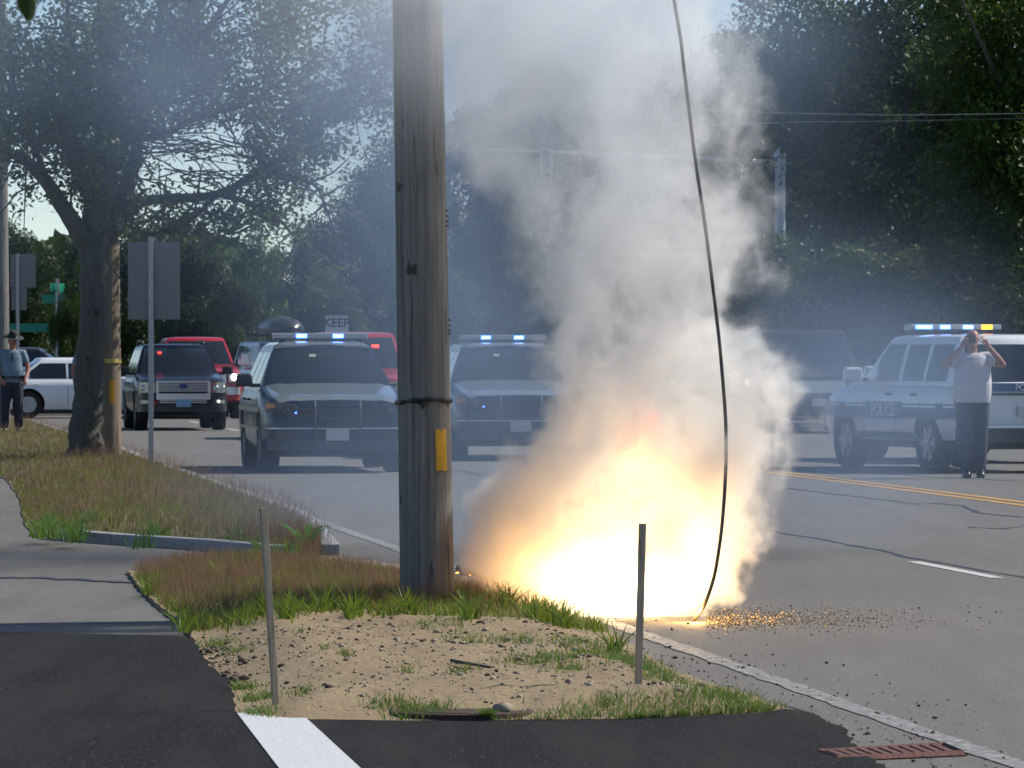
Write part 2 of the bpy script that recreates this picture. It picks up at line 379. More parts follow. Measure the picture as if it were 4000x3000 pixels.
# ------------------------------------------------------------------ poles, wires, signs
def woodmat(name, c_dark, c_mid, c_light, zs=.55):
    m, n, b = mat(name); p = n.coord((1, 1, 1))
    streak = n.noise(34, 5, .65, n.coord((1, 1, .035))); fine = n.noise(120, 3, .6, n.coord((1, 1, .03))); blot = n.noise(2.2, 4, .6, n.coord((1, 1, zs)))
    col = n.mix(n.ramp(streak, [(.3, 0), (.7, 1)]), c_dark, c_light); col = n.mix(n.math('MULTIPLY', n.ramp(blot, [(.35, 0), (.7, 1)]), .6), col, c_mid)
    crack = n.ramp(n.noise(17, 2, .5, n.coord((1, 1, .022)), dist=.4), [(.485, 0), (.5, 1), (.515, 0)])
    crack = n.math('MULTIPLY', crack, n.ramp(n.noise(5, 2, .5, n.coord((1, 1, .25))), [(.45, 0), (.6, 1)]))
    col = n.mix(n.math('MULTIPLY', crack, .85), col, tuple(c * .2 for c in c_dark))
    col = n.mix(n.math('MULTIPLY', n.ramp(n.noise(9, 2, .5, n.coord((1, 1, .5))), [(.70, 0), (.74, 1)]), .8), col, tuple(c * .25 for c in c_dark))
    n.l.new(col, b.inputs["Base Color"]); b.inputs["Roughness"].default_value = .85; b.inputs["Specular IOR Level"].default_value = .3
    h = n.math('SUBTRACT', n.math('ADD', streak, n.math('MULTIPLY', fine, .5)), n.math('MULTIPLY', crack, 1.6))
    bp = n.node("ShaderNodeBump", {"Strength": .8, "Distance": .012, "Height": h}); n.l.new(bp.outputs[0], b.inputs["Normal"]); return m
M['pole'] = woodmat('weathered_pole_wood', (.115, .108, .097), (.19, .18, .163), (.285, .272, .248))
M['pole2'] = woodmat('warm_pole_wood', (.13, .10, .075), (.22, .165, .12), (.28, .22, .165))
M['stake'] = woodmat('stake_wood', (.34, .275, .20), (.42, .345, .255), (.48, .40, .30))
M['bark'] = woodmat('tree_bark', (.05, .049, .041), (.09, .088, .073), (.145, .14, .118), 1.2)
M['steel'] = simple('galvanised_steel', (.34, .35, .36), .45, .7, noise=.2, nscale=30)
M['sign_back'] = simple('sign_back_aluminium', (.17, .17, .175), .55, .3, noise=.08, nscale=3)
M['black'] = simple('black_plastic', (.012, .012, .013), .45)
M['tagy'] = simple('yellow_tag', (.55, .29, .004), .45, noise=.08, nscale=40)
M['rust'] = simple('rusty_iron', (.065, .036, .030), .8, .3, noise=.5, nscale=40, bump=.5)
M['wire'] = simple('grey_cable', (.075, .07, .066), .5, .4)

def groove_pole(p0, p1, r0, r1, nth=240, nz_=150, seed=3, ng=34, depth=.010):
    rg = np.random.default_rng(seed); th = np.linspace(0, 2 * math.pi, nth, endpoint=False); t = np.linspace(0, 1, nz_)
    T_, H_ = np.meshgrid(th, t); rad = r0 + (r1 - r0) * H_
    rad = rad * (1 + .012 * np.sin(2 * T_ + 1 + H_ * 2) + .007 * np.sin(5 * T_ + H_ * 5))
    L = (Vector(p1) - Vector(p0)).length
    for g in range(ng):
        a0 = rg.uniform(0, 2 * math.pi); c = rg.uniform(0, 1); ln = rg.uniform(.05, .3); wd = rg.uniform(.010, .022); dp = depth * rg.uniform(.4, 1.2)
        dth = (T_ - a0 - .04 * np.sin(H_ * L * 1.3 + g) - .01 * np.sin(H_ * L * 7 + g) + math.pi) % (2 * math.pi) - math.pi
        rad -= dp * np.exp(-(dth / wd) ** 2) * np.clip(1.4 * np.exp(-((H_ - c) / ln) ** 2), 0, 1)
    P0, P1 = np.array(p0), np.array(p1); ctr = P0 + (P1 - P0) * H_[..., None]
    V = ctr + np.stack([np.cos(T_) * rad, np.sin(T_) * rad, np.zeros_like(rad)], -1); V = V.reshape(-1, 3)
    i, j = np.meshgrid(np.arange(nz_ - 1), np.arange(nth), indexing='ij'); j2 = (j + 1) % nth
    return V, np.stack([i * nth + j, i * nth + j2, (i + 1) * nth + j2, (i + 1) * nth + j], -1).reshape(-1, 4)
# main pole: photo base (865..980, 1305), top (849..955, 0)
PY = 33.2
b0, b1 = AU(865, 1300, PY), AU(981, 1300, PY); t0, t1 = AU(848.5, 0, PY), AU(954.5, 0, PY)
bc, tc = (b0 + b1) / 2, (t0 + t1) / 2; rb, rt = (b1.x - b0.x) / 2, (t1.x - t0.x) / 2
dz = tc.z - bc.z; lean = (tc - bc) / dz; taper = (rt - rb) / dz
ztop, zbot = 10.5, -.3
pb = bc + lean * (zbot - bc.z); pt = bc + lean * (ztop - bc.z)
up = empty('utility_pole', (pb.x, PY, 0), label='weathered grey wooden utility pole with yellow tag and black strap beside the fire', cat='utility pole')
V, Fq = groove_pole((0, 0, zbot), (pt.x - pb.x, 0, ztop), rb + taper * (zbot - bc.z), rb + taper * (ztop - bc.z), nz_=330)
npmesh('pole_shaft', V, Fq, M['pole'], smooth=True, parent=up)
def pole_at(z): return bc.x + lean.x * (z - bc.z) - pb.x, rb + taper * (z - bc.z)
def wrap_plate(name, m_, z0, z1, a0, a1, off=.004, th=.003, parent=up, tilt=0, wav=0):
    mb = MB()
    def P(u, v):
        z = z0 + (z1 - z0) * v; x, r_ = pole_at(z); a = a0 + (a1 - a0) * u + tilt * (v - .5); r_ += off + wav * math.sin(v * 7)
        return Vector((x + r_ * math.cos(a), r_ * math.sin(a), z))
    mb.grid(P, 10, 16, thick=(0, -th, 0)); return mb.build(name, m_, parent, smooth=True, angle=40)
sc_p = F / PY; zz = lambda uy: CAMZ + (HY - uy / 2.16016) / sc_p
# yellow tag x 942..965, y 926..1016
def ang(ux, uz):
    x, r_ = pole_at(zz(uz)); X = (ux / 2.16016 - CX) / sc_p - (pb.x + x); return -math.acos(max(-1, min(1, X / (r_ + .004))))
wrap_plate('number_tag', M['tagy'], zz(1016), zz(926), ang(942, 970), ang(965, 970), wav=.001)
for k in (0, 1):
    z = zz(930 if k else 1012); x, r_ = pole_at(z); a = (ang(942, 970) + ang(965, 970)) / 2
    MB().lathe([(.0, -.004), (.006, -.003), (.006, .002)], (x + (r_ + .008) * math.cos(a), (r_ + .008) * math.sin(a), z), 'y', 8).build('nail', M['steel'], up)
# black strap, sagging round the pole, with a knot
mb = MB(); pts = []; rr = []
for i in range(41):
    a = -math.pi - .12 + (math.pi + .24) * i / 40; u = (math.cos(a) + 1) / 2; zc = zz(868) + .012 * math.sin(u * math.pi * 1.1) - .02 * (1 - u) + .012
    x, r_ = pole_at(zc); pts.append((x + (r_ + .006) * math.cos(a), (r_ + .006) * math.sin(a), zc)); rr.append(.012 + .004 * math.sin(i * .9))
mb.tube(pts, rr, 8); x, r_ = pole_at(zz(868)); kx = (908 / 2.16016 - CX) / sc_p - pb.x
mb.tube([(kx, -r_ * .95, zz(868)), (kx + .03, -r_ - .03, zz(872)), (kx + .01, -r_ - .02, zz(882))], [.018, .014, .006], 6)
mb.build('black_strap', M['black'], up, smooth=True)
for uy in (454, 466, 478, 487, 690, 702, 712, 720):
    x, r_ = pole_at(zz(uy)); MB().tube([(x + r_ * .98, -.05, zz(uy)), (x + r_ + .008, -.055, zz(uy + 1)), (x + r_ + .014, -.05, zz(uy + 4))], [.004, .004, .003], 5).build('staple', M['rust'], up)

# second pole behind the tree, far left pole
def plain_pole(name, ux0, ux1, uyb, Y, ztop, m_, label, seed):
    a, b_ = AU(ux0, uyb, Y), AU(ux1, uyb, Y); c = (a + b_) / 2; r_ = (b_.x - a.x) / 2
    e = empty(name, (c.x, Y, 0), label=label, cat='utility pole', group='utility poles along the road')
    V, Fq = groove_pole((0, 0, -.3), (random.uniform(-.1, .05), 0, ztop), r_, r_ * .7, 64, 60, seed, 14, .012); npmesh('pole_shaft', V, Fq, m_, smooth=True, parent=e); return e, r_
e2, r2 = plain_pole('utility_pole', 207, 263, 985, 79.6, 9.2, M['pole2'], 'brown wooden utility pole with yellow ribbon close behind the big tree trunk', 5)
def curved_plate(parent, name, m_, z0, z1, a0, a1, r_, off=.004):
    mb = MB(); mb.grid(lambda u, v: Vector(((r_ + off) * math.cos(a0 + (a1 - a0) * u), (r_ + off) * math.sin(a0 + (a1 - a0) * u), z0 + (z1 - z0) * v)), 10, 3, thick=(0, -.004, 0))
    return mb.build(name, m_, parent, smooth=True, angle=40)
zz2 = lambda uy: CAMZ + (HY - uy / 2.16016) * 79.4 / F
curved_plate(e2, 'number_tag', M['tagy'], zz2(871), zz2(821), -1.45, -1.03, r2 * .97)
curved_plate(e2, 'ribbon', simple('pale_yellow_ribbon', (.55, .42, .12), .5), zz2(784), zz2(775), -3.1, -.05, r2 * .97)
plain_pole('utility_pole', -15, 22, 925, 108, 10, M['pole'], 'grey utility pole standing behind the officer in the campaign hat', 9)

# downed wire: Bezier-free polyline smoothed
wp = [(1456, 0), (1479, 160), (1500, 330), (1522, 480), (1540, 620), (1553, 730), (1562, 830), (1567, 900), (1568.5, 965), (1566, 1050), (1560, 1130), (1551, 1200), (1540, 1255), (1520, 1310), (1499, 1343)]
WY = 32.5
pw = [AU(x, y, WY + .25 * max(0, (1343 - y) / 1343) ** 2) for x, y in wp]; pw[-1].z = .012; pw[-1].y = 32.55
def smooth_pts(P_, k=6):
    out = []
    for i in range(len(P_) - 1):
        a, b_, c, d = P_[max(i - 1, 0)], P_[i], P_[i + 1], P_[min(i + 2, len(P_) - 1)]
        for j in range(k):
            t = j / k; out.append(.5 * ((2 * b_) + (c - a) * t + (2 * a - 5 * b_ + 4 * c - d) * t * t + (3 * b_ - a - 3 * c + d) * t ** 3))
    out.append(P_[-1]); return out
top = [pw[0] + Vector((-2.6, .6, 5.4)), pw[0] + Vector((-1.05, .35, 3.6)), pw[0] + Vector((-.30, .1, 1.6))]
wire = MB().tube(smooth_pts(top + pw, 6), .0108, 8).build('downed_wire', M['wire'], smooth=True)
tag(wire, 'thick grey downed power line hanging into the white fire on the road', 'power line')

# stakes
def stake(name, uxb, uyb, uxt, uyt, Y, wd, label):
    a, b_ = AU(uxb, uyb, Y), AU(uxt, uyt, Y); mb = MB(); d = b_ - a
    V_ = []
    N_ = 14
    mb.grid(lambda u, v: Vector((0, 0, 0)), 1, 1); mb.v = []; mb.f = []; mb.m = []
    for i in range(N_ + 1):
        c = a - d * .12 + d * 1.12 * i / N_; q = wd / 2 * (1 + random.uniform(-.03, .03))
        for sx, sy in ((-1, -1), (1, -1), (1, 1), (-1, 1)): mb.v.append((c.x - a.x + (sx * math.cos(.35) - sy * math.sin(.35)) * q, (sx * math.sin(.35) + sy * math.cos(.35)) * q, c.z - a.z))
    mb.f = [(i * 4 + j, i * 4 + (j + 1) % 4, i * 4 + 4 + (j + 1) % 4, i * 4 + 4 + j) for i in range(N_) for j in range(4)] + [(3, 2, 1, 0), (N_ * 4, N_ * 4 + 1, N_ * 4 + 2, N_ * 4 + 3)]
    mb.m = [0] * len(mb.f); o = mb.build(name, M['stake'], bevel=.0015); o.location = a; return tag(o, label, 'stake', 'wooden survey stakes in the verge')
stake('wooden_stake', 597, 1541, 568.5, 1097, 24.3, .027, 'thin wooden survey stake leaning at the end of the white stop line')
stake('wooden_stake', 1377.5, 1523, 1388, 1131, 24.9, .028, 'thin wooden survey stake standing in front of the white fire glare')

# sign posts
def u_post(mb, h, wd=.06):
    mb.box((0, 0, h / 2 - .15), (wd, .012, h + .3)); mb.box((-wd / 2, .017, h / 2 - .15), (.01, .034, h + .3)); mb.box((wd / 2, .017, h / 2 - .15), (.01, .034, h + .3))
def sign(name, ux, Y, ytop, panels, label, cat='sign', group=None, front=False, rz=0, postw=.06, m_=None):
    x = (ux / 2.16016 - CX) * Y / F; zt = CAMZ + (HY - ytop / 2.16016) * Y / F
    e = empty(name, (x, Y, 0), rz, label=label, cat=cat, group=group); mb = MB(); u_post(mb, zt, postw); mb.build('post', M['steel'], e)
    for (x0, x1, y0, y1) in panels:
        xa, xb = (x0 / 2.16016 - CX) * Y / F - x, (x1 / 2.16016 - CX) * Y / F - x; za, zb = CAMZ + (HY - y1 / 2.16016) * Y / F, CAMZ + (HY - y0 / 2.16016) * Y / F
        o = MB().box(((xa + xb) / 2, .05 if not front else -.02, (za + zb) / 2), (xb - xa, .006, zb - za)).build('sign_panel', m_ or M['sign_back'], e, bevel=0)
        bb = o.modifiers.new('round', 'BEVEL'); bb.width = .045; bb.segments = 4; bb.affect = 'EDGES'; bb.limit_method = 'ANGLE'
        bb.use_clamp_overlap = True
    return e
sign('road_sign', 326, 74.6, 512, [(276, 388, 523, 690)], 'back of a large grey road sign on a perforated post beside the big tree', 'road sign', 'road signs seen from behind')
sign('road_sign', 38, 120, 548, [(22, 77, 549, 621), (24, 57, 622, 670)], 'two stacked grey road sign backs on a thin post near the far utility pole', 'road sign', 'road signs seen from behind')
M['sign_white'] = simple('white_sign', (.62, .62, .62), .5); M['ink'] = simple('black_ink', (.015, .015, .015), .6)
ks = sign('keep_sign', 727, 131, 682, [(702.5, 752.5, 682, 745)], 'white traffic sign reading KEEP above the vehicle roofs', 'traffic sign', front=True, m_=M['sign_white'])
text('sign_text', 'KEEP', .29, M['ink'], ks, (0, -.03, CAMZ + (HY - 698 / 2.16) * 131 / F), (R(90), 0, 0), bold=.006)
# green street-name signs at the far junction
M['green'] = simple('green_sign', (.0, .20, .13), .5)
e = empty('street_name_sign', ((124 / 2.16 - CX) * 150 / F, 150, 0), label='green street name blades on a white post at the far left junction', cat='street sign')
MB().tube([(0, 0, -.1), (0, 0, 3.6)], .05, 10).build('post', M['steel'], e)
for z, a in ((3.35, 1.2), (3.05, -.3), (2.2, 1.1)): MB().box((0, 0, z), (.9, .012, .24), rot=(0, 0, a)).build('name_blade', M['green'], e, bevel=.02)
e = empty('street_name_sign', ((62 / 2.16 - CX) * 160 / F, 160, 0), label='small green street sign hanging among far trees beside the sign backs', cat='street sign')
MB().tube([(-1, 0, -.1), (-1, 0, 2.6)], .04, 8).build('post', M['steel'], e); MB().box((-.3, -.06, 2.3), (1.9, .012, .25)).build('name_blade', M['green'], e, bevel=.02)

# signal mast on the right with its arm and signal heads
MY = 130.0
mx = (1685 / 2.16 - CX) * MY / F; mz = CAMZ + (HY - 333 / 2.16) * MY / F
M['mast'] = simple('painted_mast_steel', (.48, .54, .62), .5, .2, noise=.1, nscale=3)
e = empty('traffic_signal_mast', (mx, MY, 0), label='grey signal mast with capped top and long arm across the road', cat='traffic signal')
MB().lathe([(.20, 0), (.20, .06), (.145, .08), (.125, mz - .1)], (0, 0, 0), n=24).build('mast_pole', M['mast'], e, smooth=True, angle=40)
MB().lathe([(.0, mz + .16), (.05, mz + .13), (.17, mz), (.17, mz - .06), (.13, mz - .08)], (0, 0, 0), n=24).build('mast_cap', M['mast'], e, smooth=True, angle=40)
za, zb = CAMZ + (HY - 351 / 2.16) * MY / F, CAMZ + (HY - 322 / 2.16) * MY / F; xa = (862 / 2.16 - CX) * MY / F - mx
MB().tube([(0, 0, za), (xa * .3, 0, za + .12), (xa * .7, 0, zb - .05), (xa, 0, zb)], [.07, .06, .05, .04], 12).build('mast_arm', simple('pale_arm', (.45, .46, .46), .4, .3), e, smooth=True)
def sig(x, y0, y1):
    z1, z0 = CAMZ + (HY - y0 / 2.16) * MY / F, CAMZ + (HY - y1 / 2.16) * MY / F
    h = MB().box((x, -.12, (z0 + z1) / 2), (.30, .2, z1 - z0)).build('signal_head', M['mast'], e, bevel=.03)
    mb = MB()
    for k in range(3): mb.lathe([(.09, -.26), (.10, -.24), (.10, 0)], (x, 0, z0 + (z1 - z0) * (k + .5) / 3), 'y', 16)
    mb.build('visor', M['black'], h)
sig(xa + .05, 292, 362); 
for ux in (1180,): sig((ux / 2.16 - CX) * MY / F - mx, 322, 392)
# thin overhead wires across the right side
def owire(pts, Y, name, label, r_=.018):
    P_ = smooth_pts([AU(x, y, Y) for x, y in pts], 8); return tag(MB().tube(P_, r_, 6).build(name, M['wirefar'], smooth=True), label, 'overhead wire', 'overhead wires in front of the right-hand wood')
M['wirefar'] = simple('pale_wire', (.28, .29, .30), .4, .3)
owire([(1685, 353), (1850, 353), (2050, 350), (2400, 343)], 129.6, 'overhead_wire', 'lowest overhead wire, running from the signal mast cap across the dark trees')
owire([(1500, 236), (1700, 244), (1900, 248), (2100, 247), (2500, 240)], 112, 'overhead_wire', 'thin overhead wire crossing lit foliage well above the signal mast', .009)
owire([(1500, 340 - 70), (1600, 268), (1750, 263), (1900, 262), (2500, 250)], 116, 'overhead_wire', 'thin overhead wire midway between the mast cap and the topmost wire', .009)

# manhole cover, drain grate, litter
c = U(997, 1555.5); e = tag(MB().lathe([(.31, -.03), (.31, .026), (.295, .030), (.285, .024), (.20, .024), (.195, .028), (0, .028)], (0, 0, 0), n=56).build('manhole_cover', M['rust']), 'round rusty manhole cover at the edge of the dark asphalt', 'manhole cover'); e.location = (c.x, c.y, .016)
g = [G((2500 + x / 1.3827) / 3.90625, (1800 + y / 1.3827) / 3.90625, .02) for x, y in ((960, 1562), (1640, 1524), (1745, 1568), (1060, 1598))]
cg = sum(g, Vector()) / 4; e = empty('drain_grate', (cg.x, cg.y, 0), label='rusty red storm drain grate beside the worn white edge line', cat='drain grate')
mb = MB(); L = [q - cg for q in g]
for i in range(4):
    a, b_ = L[i], L[(i + 1) % 4]; mb.tube([(a.x, a.y, .006), (b_.x, b_.y, .006)], .018, 4)
M['rust_red'] = simple('red_rust_iron', (.11, .045, .04), .85, .1, noise=.5, nscale=40, bump=.5)
mb.build('grate_frame', M['rust_red'], e)
mb = MB()
for i in range(1, 12):
    t = i / 12; a = L[0].lerp(L[1], t); b_ = L[3].lerp(L[2], t); mb.box(((a.x + b_.x) / 2, (a.y + b_.y) / 2, .010), ((b_ - a).length, .030, .02), rot=(0, 0, math.atan2(b_.y - a.y, b_.x - a.x)))
mb.build('grate_bars', M['rust_red'], e)
mb = MB().poly([(q.x, q.y) for q in L], .003, .0055); mb.build('grate_pit', M['black'], e)

# ------------------------------------------------------------------ stones, clods, sticks
M['stone'] = simple('pebble', (.26, .22, .17), .9, noise=.5, nscale=30); M['clod'] = simple('dark_clod', (.09, .068, .048), .95, noise=.4, nscale=30)
def stones(name, spots, m_, label):
    bm = bmesh.new(); bmesh.ops.create_icosphere(bm, subdivisions=1, radius=1); bv = np.array([v.co for v in bm.verts]); bf = np.array([[v.index for v in f.verts] for f in bm.faces]); bm.free()
    Vs = []; Fs = []
    for i, (x, y, z, s) in enumerate(spots):
        d = bv * (1 + rng.uniform(-.3, .3, (len(bv), 1))) * np.array([1, rng.uniform(.7, 1.3), rng.uniform(.5, .8)]) * s; Vs.append(d + [x, y, z + s * .2]); Fs.append(bf + i * len(bv))
    return tag(npmesh(name, np.concatenate(Vs), np.concatenate(Fs), m_), label, kind='stuff')
def inv(T, y, f): return np.interp(y, T[0], T[1]) + f * (np.interp(y, T[0], T[2]) - np.interp(y, T[0], T[1]))
sp = []
for _ in range(2200):
    y = rng.uniform(24.0, 31.2); f = rng.uniform(.02, .98); x = inv(T1, y, f); sp.append((x, y, Z1(x, y), abs(rng.normal(0, .004)) + .0025))
for _ in range(70):
    y = rng.uniform(24.1, 30); x = inv(T1, y, rng.uniform(.02, .98)); sp.append((x, y, Z1(x, y), rng.uniform(.010, .024)))
stones('gravel', sp, M['stone'], 'pale pebbles scattered over the sand')
sp = []
for _ in range(230):
    y = rng.choice([rng.uniform(27.3, 30.8), rng.uniform(24, 27)], p=[.75, .25]); f = rng.uniform(.0, .95); x = inv(T1, y, f); sp.append((x, y, Z1(x, y), abs(rng.normal(0, .007)) + .004))
for _ in range(90):
    y = rng.uniform(26.2, 29.2); x = inv(T1, y, 0) + abs(rng.normal(0, .12)); sp.append((x, y, Z1(x, y), abs(rng.normal(0, .009)) + .005))
stones('gravel', sp, M['clod'], 'dark clods of earth scattered over the sand')
sp = []
for _ in range(420):
    a = rng.uniform(-9, 3.4); c_ = abs(rng.normal(0, .45)) - .45; p_ = RD(a, c_); sp.append((p_.x, p_.y, .004, abs(rng.normal(0, .004)) + .002))
for _ in range(260):
    x, y = rng.uniform(-3.5, 3), rng.uniform(21.5, 26); sp.append((x, y, .018 if x < 0 else .003, abs(rng.normal(0, .0025)) + .0015))
stones('gravel', sp, M['clod'], 'loose dark grit along the road edge and beside the fire')
p_ = U(1086, 1532, .05); st = stones('stone', [(0, 0, .012, .045)], M['stone'], ''); st['kind'] = 'thing'; tag(st, 'single round tan stone near the manhole cover', 'stone'); st.location = (p_.x, p_.y, Z1(p_.x, p_.y))
a, b_ = U(975, 1430, .1), U(1062, 1441, .1)
tag(MB().tube(smooth_pts([Vector((a.x, a.y, Z1(a.x, a.y) + .02)), Vector((a.x * .6 + b_.x * .4, a.y * .6 + b_.y * .4, Z1(a.x, a.y) + .015)), Vector((b_.x, b_.y, Z1(b_.x, b_.y) + .015))]), [.009] * 8 + [.007] * 4 + [.004], 6).build('stick', M['bark']), 'thin brown broken stick lying on the sand below the utility pole', 'stick')

# ------------------------------------------------------------------ grass
def bladecloud(name, xyz, h, lean, wd, mats, mi, label, seg=2, curl=.5):
    """blades: xyz (N,3) roots, h heights, lean magnitude"""
    N_ = len(xyz); a = rng.uniform(0, 2 * math.pi, N_); d = np.stack([np.cos(a), np.sin(a), np.zeros(N_)], 1); ln = rng.uniform(.1, 1, N_) * lean
    s_a = rng.uniform(0, 2 * math.pi, N_); side = np.stack([np.cos(s_a), np.sin(s_a) * .6, np.zeros(N_)], 1)
    Vs = []
    for k in range(seg + 1):
        t = k / seg; c = xyz + d * (ln * h * t ** 1.7)[:, None] + np.array([0, 0, 1]) * (h * (t - .25 * curl * ln * t * t))[:, None]
        wk = (wd * (1 - t) ** .7 + wd * .06)[:, None] if seg > 1 else (wd * (1 - .9 * t))[:, None]
        Vs += [c - side * wk, c + side * wk]
    V = np.stack(Vs, 1).reshape(-1, 3); base = (np.arange(N_) * (2 * (seg + 1)))[:, None]
    Fq = np.concatenate([base + np.array([2 * k, 2 * k + 1, 2 * k + 3, 2 * k + 2]) for k in range(seg)], 1).reshape(-1, 4)
    o = npmesh(name, V, Fq, mats, np.repeat(mi, seg)); return tag(o, label, kind='stuff')
M['gr1'] = leafmat('grass_green', (.07, .13, .018), (.16, .22, .04), .35, .5, False); M['gr2'] = leafmat('grass_dry', (.16, .14, .06), (.24, .19, .09), .3, .6, False)
M['seed'] = leafmat('grass_seed_haze', (.15, .085, .075), (.24, .15, .13), .4, .7, False); M['gr3'] = leafmat('grass_bluegreen', (.05, .12, .05), (.11, .20, .09), .35, .5, False)
def gy(T, uy, z=.05): return U(0, uy, z).y
def scatter(T, n_, y0, y1, f0, f1, Z, clump=0, cn=0, power=1):
    if cn:
        cy_ = rng.uniform(y0, y1, cn); cf = rng.uniform(f0, f1, cn); k = rng.integers(0, cn, n_)
        y = cy_[k] + rng.normal(0, clump * 2.2, n_); x = np.array([inv(T, yy, ff) for yy, ff in zip(cy_[k], cf[k])]) + rng.normal(0, clump, n_)
        y = np.clip(y, T[0][0] + .05, T[0][-1] - .05)
    else:
        y = rng.uniform(y0, y1, n_); f = rng.uniform(f0, f1, n_); x = np.interp(y, T[0], T[1]) + f * (np.interp(y, T[0], T[2]) - np.interp(y, T[0], T[1]))
    xl, xr = np.interp(y, T[0], T[1]) + .01, np.interp(y, T[0], T[2]) - .01; k = (x > xl) & (x < xr); x, y = x[k], y[k]
    return np.stack([x, y, np.array([Z(a_, b__) for a_, b__ in zip(x, y)])], 1)
yA, yB = gy(T1, 1352), gy(T1, 1236)
# near verge: band of green and reddish grass
P1 = scatter(T1, 16000, yA, yB, .0, 1.0, Z1); N1 = len(P1)
bladecloud('grass', P1, rng.uniform(.02, .10, N1), .9, rng.uniform(.0015, .004, N1), [M['gr1'], M['gr2'], M['seed']], rng.choice([0, 1, 2], N1, p=[.70, .18, .12]), 'mixed green and reddish grass round the foot of the utility pole')
P2 = scatter(T1, 7000, yA - .3, yB, .0, 1.0, Z1, .07, 70); N2 = len(P2)
bladecloud('grass', P2, rng.uniform(.04, .13, N2), 1.2, rng.uniform(.0025, .006, N2), [M['gr1'], M['gr2']], rng.choice([0, 1], N2, p=[.88, .12]), 'green grass tufts on the near verge', 3)
P3 = scatter(T1, 26000, yA + 1.2, yB, .0, .95, Z1, .22, 60); N3 = len(P3); P3[:, 2] += rng.uniform(.01, .075, N3)
bladecloud('grass', P3, rng.uniform(.03, .11, N3), .8, rng.uniform(.0008, .0018, N3), [M['seed']], np.zeros(N3, int), 'fine reddish seed heads over the near grass')
# tufts in the sand and along its lower right edge
sp = []
for ux, uy, s_, n_ in [(745, 1440, 10, 60), (700, 1425, 8, 30), (905, 1535, 40, 260), (870, 1528, 30, 160), (940, 1530, 28, 120), (560, 1500, 22, 200), (530, 1475, 18, 160), (560, 1530, 25, 130), (820, 1525, 20, 80), (650, 1505, 14, 60), (645, 1390, 6, 14),
                       (1240, 1540, 45, 420), (1330, 1530, 45, 380), (1290, 1555, 40, 280), (1170, 1545, 30, 160), (1450, 1532, 50, 420), (1520, 1525, 50, 420), (1580, 1518, 45, 420), (1640, 1522, 35, 300), (1560, 1495, 35, 260),
                       (1350, 1440, 40, 420), (1400, 1460, 35, 360), (1310, 1420, 45, 360), (1430, 1480, 30, 200), (1270, 1400, 40, 260), (1200, 1445, 40, 220), (1140, 1450, 35, 160), (1230, 1470, 30, 160), (1130, 1400, 30, 120), (1040, 1395, 40, 160), (1080, 1345, 60, 300),
                       (950, 1375, 35, 160), (1000, 1470, 20, 60), (880, 1470, 12, 40), (470, 1385, 24, 160), (510, 1405, 18, 90), (1230, 1350, 14, 90), (1170, 1340, 30, 260)]:
    for _ in range(n_):
        p_ = U(ux + rng.normal(0, s_), uy + rng.normal(0, s_ * .14), .05)
        y = min(max(p_.y, T1[0][0] + .03), T1[0][-1]); x = min(max(p_.x, inv(T1, y, 0)), inv(T1, y, 1)); sp.append((x, y, Z1(x, y)))
sp = np.array(sp); Ns = len(sp)
bladecloud('grass', sp, rng.uniform(.012, .062, Ns), 1.6, rng.uniform(.0015, .0035, Ns), [M['gr1'], M['gr3'], M['gr2']], rng.choice([0, 1, 2], Ns, p=[.5, .38, .12]), 'low sparse green tufts growing in the sand', 3)
sp = []
for ux, uy, n_ in [(575, 1330, 90), (1160, 1345, 80), (1210, 1350, 70), (1090, 1320, 60), (880, 1340, 70), (700, 1330, 60), (480, 1270, 60), (330, 1262, 80), (400, 1340, 60), (1330, 1395, 50), (620, 1345, 60), (1010, 1355, 60), (760, 1345, 50)]:
    for _ in range(n_):
        p_ = U(ux + rng.normal(0, 10), uy + rng.normal(0, 2.5), .08); sp.append((p_.x, p_.y, Z1(p_.x, p_.y)))
sp = np.array(sp); Ns = len(sp)
bladecloud('grass', sp, rng.uniform(.07, .19, Ns), 1.2, rng.uniform(.004, .008, Ns), [M['gr1']], np.zeros(Ns, int), 'broad bladed grass clumps at the edge of the sand', 4)
# tall thin stems
p_ = U(760, 1240, .05); 
# far verge
ys = [gy(T2, 1190, .12), gy(T2, 905, .12)]
P4 = scatter(T2, 34000, 0, 1, 0, 1, Z2) if False else None
yy = 1 / rng.uniform(1 / ys[1], 1 / ys[0], 42000); ff = rng.uniform(0, 1, 42000)
x = np.interp(yy, T2[0], T2[1]) + ff * (np.interp(yy, T2[0], T2[2]) - np.interp(yy, T2[0], T2[1])); P4 = np.stack([x, yy, np.array([Z2(a_, b__) for a_, b__ in zip(x, yy)])], 1); N4 = len(P4)
pn = np.array([nz(a_ * .8, b__ * .35, 1.0) for a_, b__ in zip(P4[:, 0], P4[:, 1])])
mi = np.where(rng.uniform(-.9, .9, N4) + pn * 1.1 > .45, 2, np.where(rng.random(N4) < .75, 0, 1))
bladecloud('grass', P4, rng.uniform(.02, .10, N4), .8, rng.uniform(.003, .006, N4), [M['gr1'], M['gr2'], M['seed']], mi, 'rough green and reddish grass on the far verge behind the kerb')
P5 = P4[rng.choice(N4, 13000)] + np.stack([rng.normal(0, .05, 13000), rng.normal(0, .1, 13000), rng.uniform(.04, .16, 13000)], 1)
bladecloud('grass', P5, rng.uniform(.05, .16, 13000), .8, np.full(13000, .0018), [M['seed']], np.zeros(13000, int), 'thin reddish seed haze over the far verge')
sp = []
